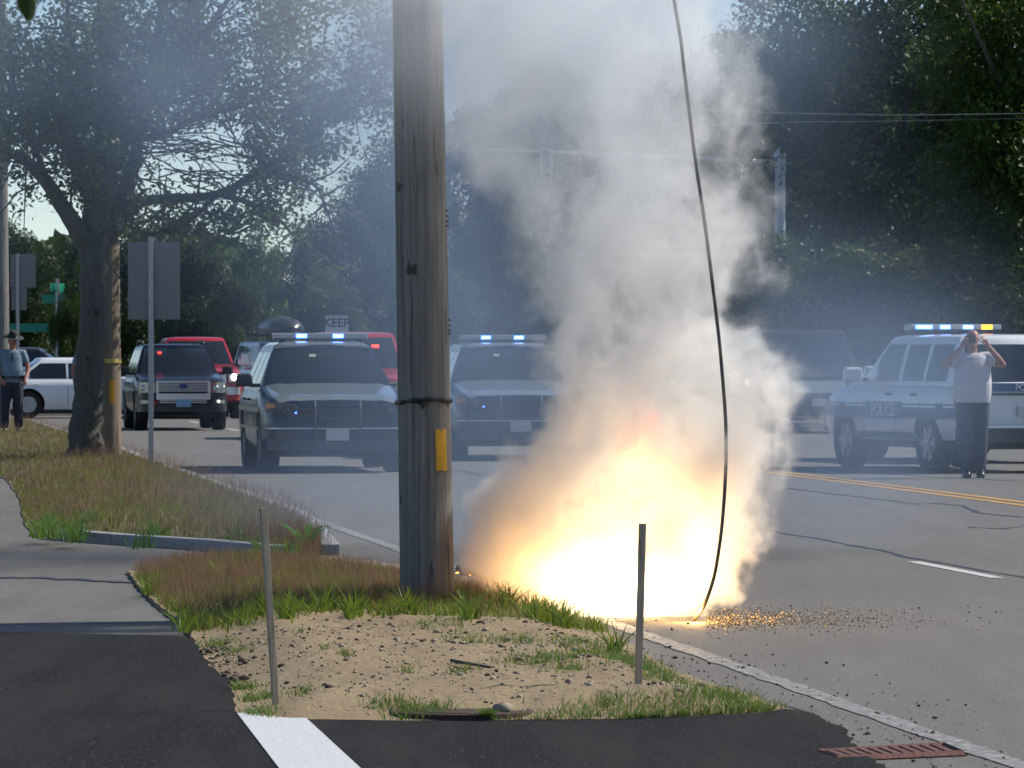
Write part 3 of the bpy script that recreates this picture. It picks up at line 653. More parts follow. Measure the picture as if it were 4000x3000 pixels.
for ux, uy, n_ in [(120, 1150, 160), (165, 1158, 120), (90, 1150, 130), (300, 1172, 30), (330, 1150, 70), (520, 1160, 60), (300, 1120, 100), (200, 1125, 110), (110, 1130, 90), (560, 1195, 70), (620, 1195, 80), (250, 1095, 90), (160, 1145, 100)]:
    for _ in range(n_):
        p_ = U(ux + rng.normal(0, 12), uy + rng.normal(0, 2.5), .1); sp.append((p_.x, p_.y, .06))
sp = np.array(sp); Ns = len(sp)
bladecloud('grass', sp, rng.uniform(.06, .2, Ns), 1.3, rng.uniform(.004, .009, Ns), [M['gr1'], M['gr3']], rng.choice([0, 1], Ns), 'weeds growing against the granite kerb', 3)
# the big weed at the kerb end
wd_ = U(660, 1190, .1); mb = MB()
for k in range(11):
    a = k / 11 * 6.28 + .3; L = random.uniform(.22, .42); mb.grid(lambda u, v: Vector(((math.cos(a) * (L * u) * .75) - math.sin(a) * (v - .5) * .05 * math.sin(max(.05, u) * 3.0), (math.sin(a) * L * u * .75) + math.cos(a) * (v - .5) * .05 * math.sin(max(.05, u) * 3.0), L * (1.25 * u - .75 * u * u))), 6, 2)
o = mb.build('weed', M['gr3'], fix=False); o.location = wd_; tag(o, 'lone long-leaved weed at the end of the granite kerb', 'weed')

# ------------------------------------------------------------------ trees
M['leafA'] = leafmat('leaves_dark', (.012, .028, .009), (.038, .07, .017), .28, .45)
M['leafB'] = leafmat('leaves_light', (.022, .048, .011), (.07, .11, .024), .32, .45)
M['leafC'] = leafmat('leaves_near_tree', (.045, .080, .026), (.12, .165, .05), .45, .35)
def leaf_arrays(centres, size, elong=1.7, up=.35):
    N_ = len(centres); nrm = rng.normal(0, 1, (N_, 3)); nrm[:, 2] = np.abs(nrm[:, 2]) + up; nrm /= np.linalg.norm(nrm, axis=1)[:, None]
    t = rng.normal(0, 1, (N_, 3)); t -= nrm * (t * nrm).sum(1)[:, None]; t /= np.linalg.norm(t, axis=1)[:, None]; b_ = np.cross(nrm, t)
    s_ = (size * rng.uniform(.6, 1.3, N_))[:, None]
    V = np.stack([centres - t * s_ * elong / 2, centres + b_ * s_ / 2 + nrm * s_ * .12, centres + t * s_ * elong / 2, centres - b_ * s_ / 2 + nrm * s_ * .12], 1).reshape(-1, 3)
    return V, np.arange(N_ * 4).reshape(-1, 4)
def clump_points(cs, rs, n_, shell=.55, flat=.75):
    k = rng.choice(len(cs), n_, p=(rs ** 2) / (rs ** 2).sum()); d = rng.normal(0, 1, (n_, 3)); d /= np.linalg.norm(d, axis=1)[:, None]
    r_ = rs[k] * rng.uniform(shell, 1.0, n_) ** .7 * (1 + .25 * rng.normal(0, 1, n_)); return cs[k] + d * r_[:, None] * np.array([1, 1, flat])
def make_crown(w_, h_, ncl, nleaf, size, m_, cone=0.0):
    """crown centred on z=0..h_"""
    u = rng.normal(0, 1, (ncl, 3)); u /= np.linalg.norm(u, axis=1)[:, None]; r_ = rng.uniform(.35, .92, ncl)[:, None]
    c = u * r_ * np.array([w_ / 2, w_ / 2, h_ / 2]); c[:, 2] += h_ / 2
    c[:, :2] *= (1 - cone * (c[:, 2:] / h_))
    rs = rng.uniform(.13, .26, ncl) * w_ * .62; P_ = clump_points(c, rs, nleaf); P_[:, 2] = np.maximum(P_[:, 2], .05)
    V, Fq = leaf_arrays(P_, size); me = npmesh('crown', V, Fq, m_); return me
def trunk_mb(h_, r_, nb=7, spread=1.0, seed=0):
    rd = random.Random(seed); mb = MB(); mb.tube([(0, 0, -.2), (0, 0, h_ * .3), (rd.uniform(-.2, .2), rd.uniform(-.2, .2), h_ * .6), (rd.uniform(-.4, .4), rd.uniform(-.3, .3), h_ * .9)], [r_ * 1.3, r_, r_ * .75, r_ * .25], 9)
    for k in range(nb):
        z = h_ * rd.uniform(.3, .75); a = rd.uniform(0, 6.28); L = spread * rd.uniform(.6, 1.2); mb.tube([(0, 0, z), (math.cos(a) * L * .5, math.sin(a) * L * .5, z + L * .35), (math.cos(a) * L, math.sin(a) * L, z + L * .9)], [r_ * .45, r_ * .3, r_ * .1], 6)
    return mb
protos = []
def tree_proto(name, w_, h_, base, size, nleaf, ncl, m_, cone=0):
    e = empty(name, (0, 0, -50)); cr = make_crown(w_, h_ - base, ncl, nleaf, size, m_, cone); cr.parent = e; cr.location = (0, 0, base)
    trunk_mb(h_ * .66, .17 + .01 * h_, 7, w_ * .4, len(protos)).build('trunk', M['bark'], e, smooth=True); protos.append(e); return e
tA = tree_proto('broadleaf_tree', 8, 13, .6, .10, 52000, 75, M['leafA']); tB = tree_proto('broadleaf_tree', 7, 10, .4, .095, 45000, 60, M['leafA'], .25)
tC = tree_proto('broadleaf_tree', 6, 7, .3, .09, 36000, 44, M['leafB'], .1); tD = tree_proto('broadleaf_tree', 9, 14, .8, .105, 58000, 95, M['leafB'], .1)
used = set()
def plant(pr, px, Y, wpx, top_py, label, group, base_py=None):
    X = (px - CX) * Y / F; top = CAMZ + (HY - top_py) * Y / F
    o = copy_tree(pr) if pr.name in used else pr; used.add(pr.name)
    d = {tA: (8, 13), tB: (7, 10), tC: (6, 7), tD: (9, 14)}[pr]; wm = wpx * Y / F
    o.location = (X, Y, 0); o.scale = (wm / d[0], wm / d[0] * .9, top / d[1]); o.rotation_euler = (0, 0, random.uniform(0, 6.28)); tag(o, label, 'tree', group)
GW = 'trees of the dark wood on the right'; GF = 'distant trees along the skyline'
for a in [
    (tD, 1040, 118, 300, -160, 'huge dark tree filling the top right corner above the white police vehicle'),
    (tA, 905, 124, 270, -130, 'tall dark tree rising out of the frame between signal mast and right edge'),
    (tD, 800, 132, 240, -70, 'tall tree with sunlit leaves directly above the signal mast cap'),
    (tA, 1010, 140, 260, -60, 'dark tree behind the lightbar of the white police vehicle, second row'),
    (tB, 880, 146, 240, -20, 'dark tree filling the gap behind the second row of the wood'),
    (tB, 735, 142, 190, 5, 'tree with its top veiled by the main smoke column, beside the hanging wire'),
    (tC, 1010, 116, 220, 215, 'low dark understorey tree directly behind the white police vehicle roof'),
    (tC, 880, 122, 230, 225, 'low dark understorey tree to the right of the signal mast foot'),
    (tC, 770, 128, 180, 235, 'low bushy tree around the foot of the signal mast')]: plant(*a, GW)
for a in [
    (tD, 655, 168, 210, 28, 'tall tree behind the thickest part of the smoke column'),
    (tA, 560, 170, 190, 34, 'smoke-veiled tree whose crown forms the pale skyline right of the pole'),
    (tB, 497, 166, 120, 60, 'rounded tree top just right of the utility pole, dim in smoke'),
    (tA, 455, 172, 150, 84, 'tree crown partly hidden behind the utility pole shaft'),
    (tD, 400, 164, 170, 108, 'hazy blue tree left of the utility pole with sky notch above it'),
    (tB, 340, 150, 120, 185, 'hazy dark tree above the cargo box of the silver vehicle'),
    (tC, 250, 143, 90, 232, 'bright green sunlit tree just behind the road sign'),
    (tC, 300, 147, 90, 228, 'green tree with pale bare twigs over the red pickup'),
    (tB, 188, 152, 110, 205, 'dark tree seen through the fork right of the big trunk'),
    (tC, 78, 150, 60, 262, 'small green tree beside the green street name sign'),
    (tB, 120, 176, 130, 200, 'distant tree behind the big trunk at roof level'),
    (tB, 20, 172, 130, 205, 'distant tree behind the utility pole at the far left'),
    (tC, 330, 146, 110, 272, 'dark low tree behind the KEEP sign'),
    (tC, 430, 148, 130, 262, 'dark low tree behind the utility pole at vehicle height'),
    (tC, 560, 150, 150, 250, 'low tree hidden behind the base of the smoke'),
    (tC, 670, 150, 150, 245, 'low tree in smoke left of the signal mast')]: plant(*a, GF)
# far mass of woodland that closes the horizon
n_ = 60000; x = rng.uniform(-75, 75, n_); P_ = np.stack([x, rng.uniform(196, 212, n_), rng.uniform(0, 1, n_) ** .8 * (4.6 + 1.0 * np.sin(x * .35) + .6 * np.sin(x * 1.1 + 1))], 1)
V, Fq = leaf_arrays(P_, .55); tag(npmesh('woodland', V, Fq, M['leafA']), 'far woodland closing the horizon', kind='stuff')

# ------------------------------------------------------------------ the big tree, branches traced from the photograph
TY = 78.0
bt = empty('oak_tree', (AU(185, 1000, TY).x, TY, 0), label='big multi-stemmed tree with rough bark and knothole, hazy crown filling the top left', cat='tree')
def tp(x, y, dy=0): v = AU(x, y, TY + dy); return Vector((v.x - bt.location.x, dy, v.z))
tips = []
def branch(mb, pts, rads, dys=None, n=10, leafy=True):
    P_ = [tp(x, y, (dys[i] if dys else 0)) for i, (x, y) in enumerate(pts)]; S_ = smooth_pts(P_, 5); rr = np.interp(np.linspace(0, len(pts) - 1, len(S_)), range(len(pts)), rads)
    S_ = [p_ + Vector((random.uniform(-1, 1), random.uniform(-1, 1), 0)) * r_ * .12 for p_, r_ in zip(S_, rr)]
    mb.tube(S_, list(rr), n)
    if leafy: tips.extend([(p_, r_) for p_, r_ in zip(S_, rr) if r_ < .10])
    return S_
mb = MB()
branch(mb, [(180, 1018), (183, 960), (191, 850), (200, 700), (204, 600), (206, 520), (218, 400)], [.33, .25, .215, .20, .20, .225, .17], leafy=False, n=20)
# root flare
for x0, y0 in ((150, 1006), (210, 1012), (172, 1014)): branch(mb, [(184, 920), ((x0 + 183) / 2, 970), (x0, y0)], [.15, .12, .05], [0, -.08, -.2], leafy=False)
mb.build('trunk', M['bark'], bt, smooth=True)
kn = MB(); c = tp(208, 676, -.20); kn.lathe([(.03, .02), (.05, -.02), (.075, -.025), (.10, .02)], (0, 0, 0), 'y', 16); 
o = kn.build('knothole', M['bark'], bt, smooth=True, loc=c); o.scale = (.8, 1, 1.25)
o = MB().lathe([(0, -.021), (.055, -.021), (.06, -.005)], (0, 0, 0), 'y', 16).build('knothole_hollow', M['black'], bt, loc=c); o.scale = (.8, 1, 1.25)
BR = [
    ([(222, 450), (228, 330), (236, 220), (243, 130), (250, 20), (262, -120)], [.26, .2, .16, .12, .09, .05], [0, 0, .2, .3, .4, .5]),
    ([(200, 540), (150, 470), (105, 400), (60, 350), (10, 325), (-60, 290)], [.2, .15, .12, .10, .08, .05], [0, -.3, -.5, -.8, -1, -1.2]),
    ([(225, 520), (262, 440), (285, 370), (300, 300), (322, 210), (330, 130), (350, 0), (362, -120)], [.2, .17, .13, .11, .10, .08, .06, .04], [0, .3, .5, .6, .8, .9, 1, 1.1]),
    ([(228, 370), (268, 300), (315, 220), (360, 160), (385, 90), (420, -20)], [.17, .13, .12, .09, .06, .03], [0, -.3, -.6, -.7, -.8, -.9]),
    ([(240, 500), (300, 440), (360, 430), (470, 420), (560, 370), (640, 310), (700, 255), (760, 190)], [.14, .10, .09, .08, .07, .055, .04, .02], [0, .4, .7, 1, 1.2, 1.4, 1.5, 1.6]),
    ([(215, 470), (170, 360), (150, 290), (130, 240), (95, 180), (60, 90)], [.16, .12, .1, .07, .05, .03], [0, .3, .6, .8, 1, 1.2]),
    ([(160, 340), (130, 310), (90, 260), (30, 220), (-40, 170)], [.08, .07, .06, .045, .03], [.3, .5, .6, .8, .9]),
    ([(228, 300), (200, 230), (170, 150), (150, 60), (140, -60)], [.12, .09, .06, .05, .03], [0, -.4, -.6, -.8, -1]),
    ([(105, 400), (80, 330), (55, 260), (20, 150)], [.06, .05, .04, .02], [-.5, -.6, -.9, -1.1]),
    ([(300, 300), (360, 290), (430, 250), (520, 230), (600, 180), (690, 120)], [.07, .06, .05, .04, .03, .02], [.6, .4, .2, 0, -.2, -.4]),
    ([(330, 130), (420, 110), (520, 80), (640, 40), (760, 10)], [.06, .05, .04, .03, .02], [.9, .7, .5, .3, .2]),
    ([(360, 160), (450, 60), (520, -40), (600, -140)], [.06, .05, .04, .03], [-.7, -.4, -.1, .2]),
    ([(560, 370), (620, 380), (680, 400), (700, 440)], [.05, .04, .03, .015], [1.2, 1.0, .9, .8]),
    ([(640, 310), (720, 260), (800, 200), (850, 130)], [.045, .035, .03, .02], [1.4, 1.2, 1, .9]),
    ([(470, 420), (540, 440), (600, 470), (640, 520)], [.05, .04, .03, .015], [1, .8, .6, .5]),
    ([(470, 420), (420, 470), (360, 500), (320, 510)], [.04, .03, .025, .012], [1, 1.2, 1.3, 1.4]),
]
for pts, rd_, dy_ in BR:
    mb = MB(); S_ = branch(mb, pts, [q_ * .82 for q_ in rd_], dy_)
    for k in range(3, len(S_), 2):                                     # twigs
        for q in range(2):
            d = Vector((random.gauss(0, 1), random.gauss(0, 1), random.gauss(.1, .7))).normalized() * random.uniform(.4, 1.3); p0 = S_[k]
            p1 = p0 + d * .55 + Vector((0, 0, random.uniform(-.05, .12))); p2 = p0 + d + Vector((0, 0, random.uniform(-.25, .2))); mb.tube([p0, p1, p2], [.022, .014, .006], 5); tips += [(p1, .02), (p2, .01), (p2, .01)]
            if random.random() < .6:
                p3 = p1 + Vector((random.gauss(0, .35), random.gauss(0, .35), random.gauss(-.02, .25))); mb.tube([p1, (p1 + p3) / 2 + Vector((0, 0, .04)), p3], [.011, .008, .004], 4); tips.append((p3, .01))
    mb.build('limb', M['bark'], bt, smooth=True)
# bare twig fan over the road sign
mb = MB()
for k in range(70):
    x, y = random.uniform(290, 520), random.uniform(270, 410); p0 = tp(x, y, random.uniform(0, 1)); p1 = p0 + Vector((random.uniform(.1, .6), random.gauss(0, .2), random.uniform(-.18, .1))); p2 = p1 + Vector((random.uniform(.05, .4), random.gauss(0, .2), random.uniform(-.2, .12))); mb.tube([p0, p1, p2], [.013, .009, .004], 4)
mb.build('dead_twigs', M['bark'], bt, smooth=True)
cs = []; 
for p_, r_ in tips:
    for _ in range(2): cs.append((p_.x + random.gauss(0, .2), p_.y + random.gauss(0, .3), p_.z + random.gauss(0, .2)))
# extra clumps where the photograph's crown is dense
def dens(ux, uy):
    if uy > 560: return 0
    if 270 < ux < 540 and 260 < uy < 440: return .10            # bare twigs and sky
    if 60 < ux < 160 and 330 < uy < 430: return .15
    if 700 < ux < 820 and 240 < uy < 290: return 0
    if ux > 660 and uy > 330: return 0
    if uy > 440: return .5 if 250 < ux < 640 else .0
    if ux < 160 and uy > 300: return .35
    if 430 < ux < 540 and uy < 60: return .25
    return 1
k = 0
while k < 520:
    ux, uy = random.uniform(-160, 880), random.uniform(-220, 560)
    if random.random() < dens(ux, uy): v = tp(ux, uy, random.uniform(-1.8, 2.2)); cs.append(tuple(v)); k += 1
cs = [c for c in cs if random.random() < max(.12, dens(*((( c[0] + bt.location.x) * F / TY + CX) * 2.16, (HY - (c[2] - CAMZ) * F / TY) * 2.16)))]
cs = np.array(cs); rs = rng.uniform(.14, .38, len(cs)); P_ = clump_points(cs, rs, 56000, .1, .8)
V, Fq = leaf_arrays(P_, .047, 1.9, .2); npmesh('crown', V, Fq, M['leafC'], parent=bt)
# leaf hanging into the top left corner, close to the lens
LY = 9.0; a, b_ = AU(52, -30, LY), AU(62, 50, LY); e = empty('leafy_twig', (a.x, LY, a.z), label='single dark green leaf tip hanging into the top left corner', cat='twig')
def LP(u, v):
    w_ = .030 * math.sin(max(.02, min(1, u * .96 + .04)) * math.pi) ** .8 * (1 - .3 * u); p_ = Vector((0, 0, 0)).lerp(Vector((b_.x - a.x, 0, b_.z - a.z)), u); return p_ + Vector(((v - .5) * w_ * 1.3, abs(v - .5) * .015, 0))
MB().grid(LP, 12, 6, fix=False) if False else MB().grid(LP, 12, 6, thick=(0, .0006, 0)).build('leaf', M['leafB'], e, smooth=True)
MB().tube([(0, 0, 0), (-.02, 0, .05), (-.12, 0, .12)], [.0012, .0015, .002], 6).build('stem', M['bark'], e)

# ------------------------------------------------------------------ fire and smoke
FC = AU(1385, 1240, 32.3)      # heart of the glare
def lamp(name, loc, e_, col, r_=.2):
    d = bpy.data.lights.new(name, 'POINT'); d.energy = e_; d.color = col; d.shadow_soft_size = r_; o = bpy.data.objects.new(name, d); COL.objects.link(o); o.location = loc; return o
lamp('fire_light', (FC.x + .05, 33.0, .20), 26, (1.0, .62, .25), .2)
lamp('fire_light', (FC.x - .05, 33.05, .75), 9, (1.0, .76, .46), .25)
lamp('fire_light', (U(1505, 1345).x, 32.5, .07), 14, (1.0, .50, .12), .03)
def gauss_blob(n, P, c, s, amp):
    """soft ellipsoid in world space: amp * exp(-q)"""
    v = n.node("ShaderNodeVectorMath", {0: P, 1: c}, operation='SUBTRACT').outputs[0]
    v = n.node("ShaderNodeVectorMath", {0: v, 1: tuple(1 / q for q in s)}, operation='MULTIPLY').outputs[0]
    q = n.node("ShaderNodeVectorMath", {0: v, 1: v}, operation='DOT_PRODUCT').outputs["Value"]
    return n.math('MULTIPLY', n.math('POWER', 2.71828, n.math('MULTIPLY', q, -1)), amp)
def curve(n, x, pts, x0, x1, y0, y1):
    """float curve mapping real x -> real y"""
    f = n.math('DIVIDE', n.math('SUBTRACT', x, x0), x1 - x0, clamp=True); c = n.node("ShaderNodeFloatCurve", {"Value": f}); cv = c.mapping.curves[0]
    pts = [((a - x0) / (x1 - x0), (b_ - y0) / (y1 - y0)) for a, b_ in pts]
    while len(cv.points) < len(pts): cv.points.new(.5, .5)
    for q, (a, b_) in zip(cv.points, pts): q.location = (a, b_); q.handle_type = 'AUTO'
    c.mapping.update(); return n.math('MULTIPLY_ADD', c.outputs[0], y1 - y0, y0)
def volmat(name): 
    m = bpy.data.materials.new(name); m.use_nodes = True; n = NT(m); n.n.remove(n.n["Principled BSDF"]); return m, n
SP = F / 33.0
Xp = lambda ux: (ux / 2.16016 - CX) / SP; Zp = lambda uy: CAMZ + (HY - uy / 2.16016) / SP
# plume outline from the photograph: (y, left, right)
OUT = [(1345, 1190, 1520), (1290, 1130, 1555), (1200, 1080, 1590), (1100, 1060, 1625), (1000, 1110, 1660), (900, 1165, 1720), (800, 1165, 1700), (700, 1160, 1640), (600, 1130, 1635), (500, 1110, 1625), (400, 1060, 1620), (300, 1020, 1625), (200, 990, 1630), (100, 960, 1620), (0, 930, 1600), (-120, 900, 1600)]
ax = [(Zp(y), Xp((l + r_) / 2)) for y, l, r_ in OUT]; rd = [(Zp(y), (Xp(r_) - Xp(l)) / 2 * 1.16) for y, l, r_ in OUT]
m, n = volmat('smoke_plume'); m.cycles.volume_step_rate = .30 if hasattr(m.cycles, 'volume_step_rate') else 1
P = n.node("ShaderNodeNewGeometry").outputs["Position"]
wv = n.node("ShaderNodeTexNoise", {"Scale": 1.25, "Detail": 4.5, "Roughness": .66}); n.l.new(P, wv.inputs["Vector"])
dv = n.node("ShaderNodeVectorMath", {0: wv.outputs[1], 1: (.5, .5, .5)}, operation='SUBTRACT').outputs[0]
Pw = n.node("ShaderNodeVectorMath", {0: dv, 1: (1.45, 1.1, 1.2), 2: P}, operation='MULTIPLY_ADD').outputs[0]
s_ = n.node("ShaderNodeSeparateXYZ"); n.l.new(Pw, s_.inputs[0]); X_, Y_, Z_ = s_.outputs
s2 = n.node("ShaderNodeSeparateXYZ"); n.l.new(P, s2.inputs[0]); Zr = s2.outputs[2]
AX = curve(n, Zr, sorted(ax), 0, 4.2, 0, 2); RDm = curve(n, Zr, sorted(rd), 0, 4.2, 0, 3)
dx = n.math('DIVIDE', n.math('SUBTRACT', X_, AX), RDm); dy = n.math('DIVIDE', n.math('SUBTRACT', Y_, 33.05), n.math('MULTIPLY', RDm, .75))
q = n.math('SQRT', n.math('ADD', n.math('MULTIPLY', dx, dx), n.math('MULTIPLY', dy, dy)))
edge = n.node("ShaderNodeMapRange", {0: q, 1: 1.0, 2: .80, 3: 0.0, 4: 1.0}, interpolation_type='SMOOTHSTEP').outputs[0]
fil = n.node("ShaderNodeTexNoise", {"Scale": 2.1, "Detail": 3.0, "Roughness": .6}); mp = n.node("ShaderNodeMapping", {0: Pw}); mp.inputs["Scale"].default_value = (1, 1, .55); n.l.new(mp.outputs[0], fil.inputs["Vector"])
hol = n.node("ShaderNodeMapRange", {0: fil.outputs[0], 1: .42, 2: .57, 3: .12, 4: 1.8}, interpolation_type='SMOOTHSTEP').outputs[0]
dens_z = curve(n, Zr, [(0, 4.5), (.6, 4.2), (1.1, 3.2), (1.7, 2.2), (2.4, 1.55), (3.1, 1.15), (4.2, .9)], 0, 4.2, 0, 6)
den = n.math('MULTIPLY', n.math('MULTIPLY', edge, hol), dens_z)
_ = 0
gap = gauss_blob(n, Pw, (Xp(1405), 33.0, Zp(1080)), (.12, 1.5, .30), .85)
den = n.math('MULTIPLY', den, n.math('SUBTRACT', 1.0, gap))
# heat: glowing gas near the arc
Pg = n.node("ShaderNodeVectorMath", {0: dv, 1: (.45, .45, .6), 2: P}, operation='MULTIPLY_ADD').outputs[0]
hot = n.math('ADD', gauss_blob(n, Pg, (Xp(1345), 33.0, Zp(1262)), (.50, .40, .215), 1.0), gauss_blob(n, Pg, (Xp(1500), 33.0, Zp(1130)), (.15, .3, .24), .6))
hot = n.math('ADD', hot, gauss_blob(n, Pg, (Xp(1230), 33.0, Zp(1150)), (.34, .4, .30), .05))
flm = gauss_blob(n, Pw, (Xp(1405), 33.0, Zp(1030)), (.05, .12, .22), 1.8)
hot_all = n.math('ADD', hot, flm)
pv = n.node("ShaderNodeVolumePrincipled", {"Density": den, "Anisotropy": .0}); n.l.new(n.mix(n.math('DIVIDE', Zr, 3.2, clamp=True), (.96, .935, .885), (.945, .955, .965)), pv.inputs["Color"])  # cream lower smoke: firelight tint and brownish smoke colour painted in by height
n.l.new(n.math('MULTIPLY', n.math('MULTIPLY', hot_all, n.math('ADD', den, .15)), 2.2), pv.inputs["Emission Strength"])
hc = n.ramp(hot, [(.0, (1, .42, .10)), (.25, (1, .62, .22)), (.7, (1, .85, .55)), (1, (1, .95, .85))])
n.l.new(n.mix(n.math('DIVIDE', flm, n.math('ADD', hot_all, .001)), hc, (1, .12, .03)), pv.inputs["Emission Color"])
n.l.new(pv.outputs[0], n.n["Material Output"].inputs["Volume"])
mb = MB(); zs_ = np.linspace(.014, 4.2, 22); axs = sorted(ax); rds = sorted(rd)
ell_r = [(z, float(np.interp(z, [a_[0] for a_ in axs], [a_[1] for a_ in axs])), 33.05, float(np.interp(z, [a_[0] for a_ in rds], [a_[1] for a_ in rds])) + .36, float(np.interp(z, [a_[0] for a_ in rds], [a_[1] for a_ in rds])) * .75 + .30) for z in zs_]
vs = [(cx_ + rx * math.cos(2 * math.pi * j / 28), cy_ + ry * math.sin(2 * math.pi * j / 28), z) for z, cx_, cy_, rx, ry in ell_r for j in range(28)]
mb.add(vs, [(i * 28 + j, i * 28 + (j + 1) % 28, (i + 1) * 28 + (j + 1) % 28, (i + 1) * 28 + j) for i in range(21) for j in range(28)] + [tuple(range(27, -1, -1)), tuple(21 * 28 + j for j in range(28))])
o = mb.build('smoke', m); tag(o, 'billowing column of pale smoke rising from the fire', kind='stuff')
# wisp blown in front of the top of the utility pole
m, n = volmat('smoke_wisp'); m.cycles.volume_step_rate = .8
P = n.node("ShaderNodeNewGeometry").outputs["Position"]; f_ = n.noise(1.6, 3, .55, P)
pv = n.node("ShaderNodeVolumePrincipled", {"Density": n.math('MULTIPLY', gauss_blob(n, P, (Xp(1000), 32.45, Zp(20)), (.85, .35, .60), 1.6), n.math('MULTIPLY', f_, 1.6))}); pv.inputs["Color"].default_value = (.945, .955, .965, 1)
n.l.new(pv.outputs[0], n.n["Material Output"].inputs["Volume"])
o = MB().box((-.3, 32.45, 3.3), (3.8, 1.1, 2.2)).build('smoke', m); tag(o, 'grey wisp of smoke drifting across the top of the utility pole', kind='stuff')
# thin drifting veil behind: blue-grey in front of the dark trees
m, n = volmat('smoke_veil'); 
if hasattr(m.cycles, 'volume_step_rate'): m.cycles.volume_step_rate = 1.2
P = n.node("ShaderNodeNewGeometry").outputs["Position"]
wv = n.node("ShaderNodeTexNoise", {"Scale": .42, "Detail": 3.0, "Roughness": .55}); n.l.new(P, wv.inputs["Vector"])
f1 = n.node("ShaderNodeMapRange", {0: wv.outputs[0], 1: .36, 2: .68, 3: .12, 4: 1.5}, interpolation_type='SMOOTHSTEP').outputs[0]
VY = 43.5; SV = F / VY; Xv = lambda ux: (ux / 2.16016 - CX) / SV; Zv = lambda uy: CAMZ + (HY - uy / 2.16016) / SV
acc = None
for ux, uy, sx, sz, amp in [(440, 130, 600, 330, .22), (1250, 40, 420, 190, .26), (1000, 150, 420, 260, .17), (1180, 600, 420, 380, .12), (760, 1030, 260, 110, .17), (1050, 950, 300, 300, .11), (1780, 860, 330, 330, .12), (2050, 830, 200, 190, .10), (1700, 400, 130, 300, .02), (1150, 1080, 500, 110, .10), (60, 40, 300, 200, .06), (640, 620, 170, 180, .04)]:
    g_ = gauss_blob(n, P, (Xv(ux), VY, Zv(uy)), (sx / 2.16 / SV, 2.3, sz / 2.16 / SV), amp); acc = g_ if acc is None else n.math('ADD', acc, g_)
den = n.math('MULTIPLY', n.math('MAXIMUM', n.math('SUBTRACT', acc, .004), 0), f1)
pv = n.node("ShaderNodeVolumePrincipled", {"Density": n.math('MULTIPLY', den, 1.1), "Anisotropy": .1}); pv.inputs["Color"].default_value = (.36, .48, .66, 1)
n.l.new(pv.outputs[0], n.n["Material Output"].inputs["Volume"])
o = MB().box((0, VY, 3.7), (13, 6.4, 7.3)).build('smoke', m); tag(o, 'thin blue smoke veil drifting over the road and vehicles', kind='stuff')

# scattered scorched crumbs right of the fire, and glowing specks painted as firelight glints
M['scorch'] = simple('scorched_crumbs', (.10, .065, .03), .7, noise=.5, nscale=40); M['glint'] = simple('firelight_glint_specks', (1, .6, .1), .5, emit=(1, .50, .10), es=1.6)
sp = []
for _ in range(2600):
    p_ = U(1525 + abs(rng.normal(0, 210)), 1338 + rng.normal(0, 13)); sp.append((p_.x, p_.y, .003, abs(rng.normal(0, .0022)) + .0016))
stones('gravel', sp, M['scorch'], 'brown scorched crumbs fanned over the road beside the fire')
sp = []
for _ in range(260):
    p_ = U(1520 + abs(rng.normal(0, 110)), 1336 + rng.normal(0, 10)); sp.append((p_.x, p_.y, .004, abs(rng.normal(0, .0014)) + .0012))
stones('firelight_glint_specks', sp, M['glint'], 'glowing specks painted as golden firelight glints on the road beside the fire')
# embers and charred stubble beside the pole foot
sp = []
for _ in range(150):
    t = rng.random(); p_ = U(985 + 100 * t + rng.normal(0, 5), 1232 + 34 * t + rng.normal(0, 3)); sp.append((p_.x, p_.y, .01, abs(rng.normal(0, .010)) + .006))
stones('gravel', sp, M['clod'], 'charred dark debris line smouldering beside the foot of the utility pole')
M['ember'] = simple('glowing_ember', (1, .3, .05), .5, emit=(1, .25, .04), es=9)
for ux, uy, s_ in [(988, 1238, .011), (1015, 1243, .006), (1075, 1262, .007), (1003, 1291, .006), (1012, 1300, .005), (1030, 1290, .006), (1026, 1303, .007), (995, 1283, .004), (1042, 1296, .005), (1040, 1307, .004)]:
    p_ = U(ux, uy, .03); o = stones('ember', [(0, 0, 0, s_)], M['ember'], ''); o['kind'] = 'thing'; o.location = (p_.x, p_.y, .03); tag(o, 'tiny orange ember glowing in the charred strip beside the pole foot', 'ember', 'embers beside the pole foot')

# ------------------------------------------------------------------ vehicles
def carpaint(name, col, rough=.28, met=0): return simple(name, col, rough, met, coat=.8 if sum(col) > .3 else .25, spec=.5 if sum(col) > .3 else .3, noise=.06, nscale=3)
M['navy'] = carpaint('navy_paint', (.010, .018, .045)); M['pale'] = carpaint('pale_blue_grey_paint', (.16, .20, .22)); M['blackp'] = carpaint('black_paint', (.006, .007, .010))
M['red'] = carpaint('red_paint', (.42, .012, .02)); M['silver'] = carpaint('silver_paint', (.42, .44, .46), .3, .3); M['white'] = carpaint('white_paint', (.72, .74, .76)); M['darkp'] = carpaint('dark_grey_paint', (.03, .033, .038))
M['glass'] = simple('dark_glass', (.012, .016, .018), .05, spec=.8); M['chrome'] = simple('chrome', (.60, .61, .63), .32, 1); M['rubber'] = simple('tyre_rubber', (.015, .015, .016), .85, noise=.3, nscale=30)
M['alloy'] = simple('alloy_rim', (.38, .39, .41), .35, .7); M['lens'] = simple('headlight_lens', (.42, .44, .46), .1, .6); M['smoked'] = simple('smoked_lens', (.06, .06, .065), .12, .3); M['amber'] = simple('amber_lens', (.55, .16, .03), .2); M['redlens'] = simple('red_lens', (.35, .01, .01), .2)
M['trimgrey'] = simple('grey_trim', (.05, .052, .055), .6); M['plate_b'] = simple('blue_plate', (.18, .33, .48), .5); M['plate_w'] = simple('white_plate', (.55, .56, .56), .5); M['tan'] = simple('gold_stripe', (.40, .30, .16), .4)
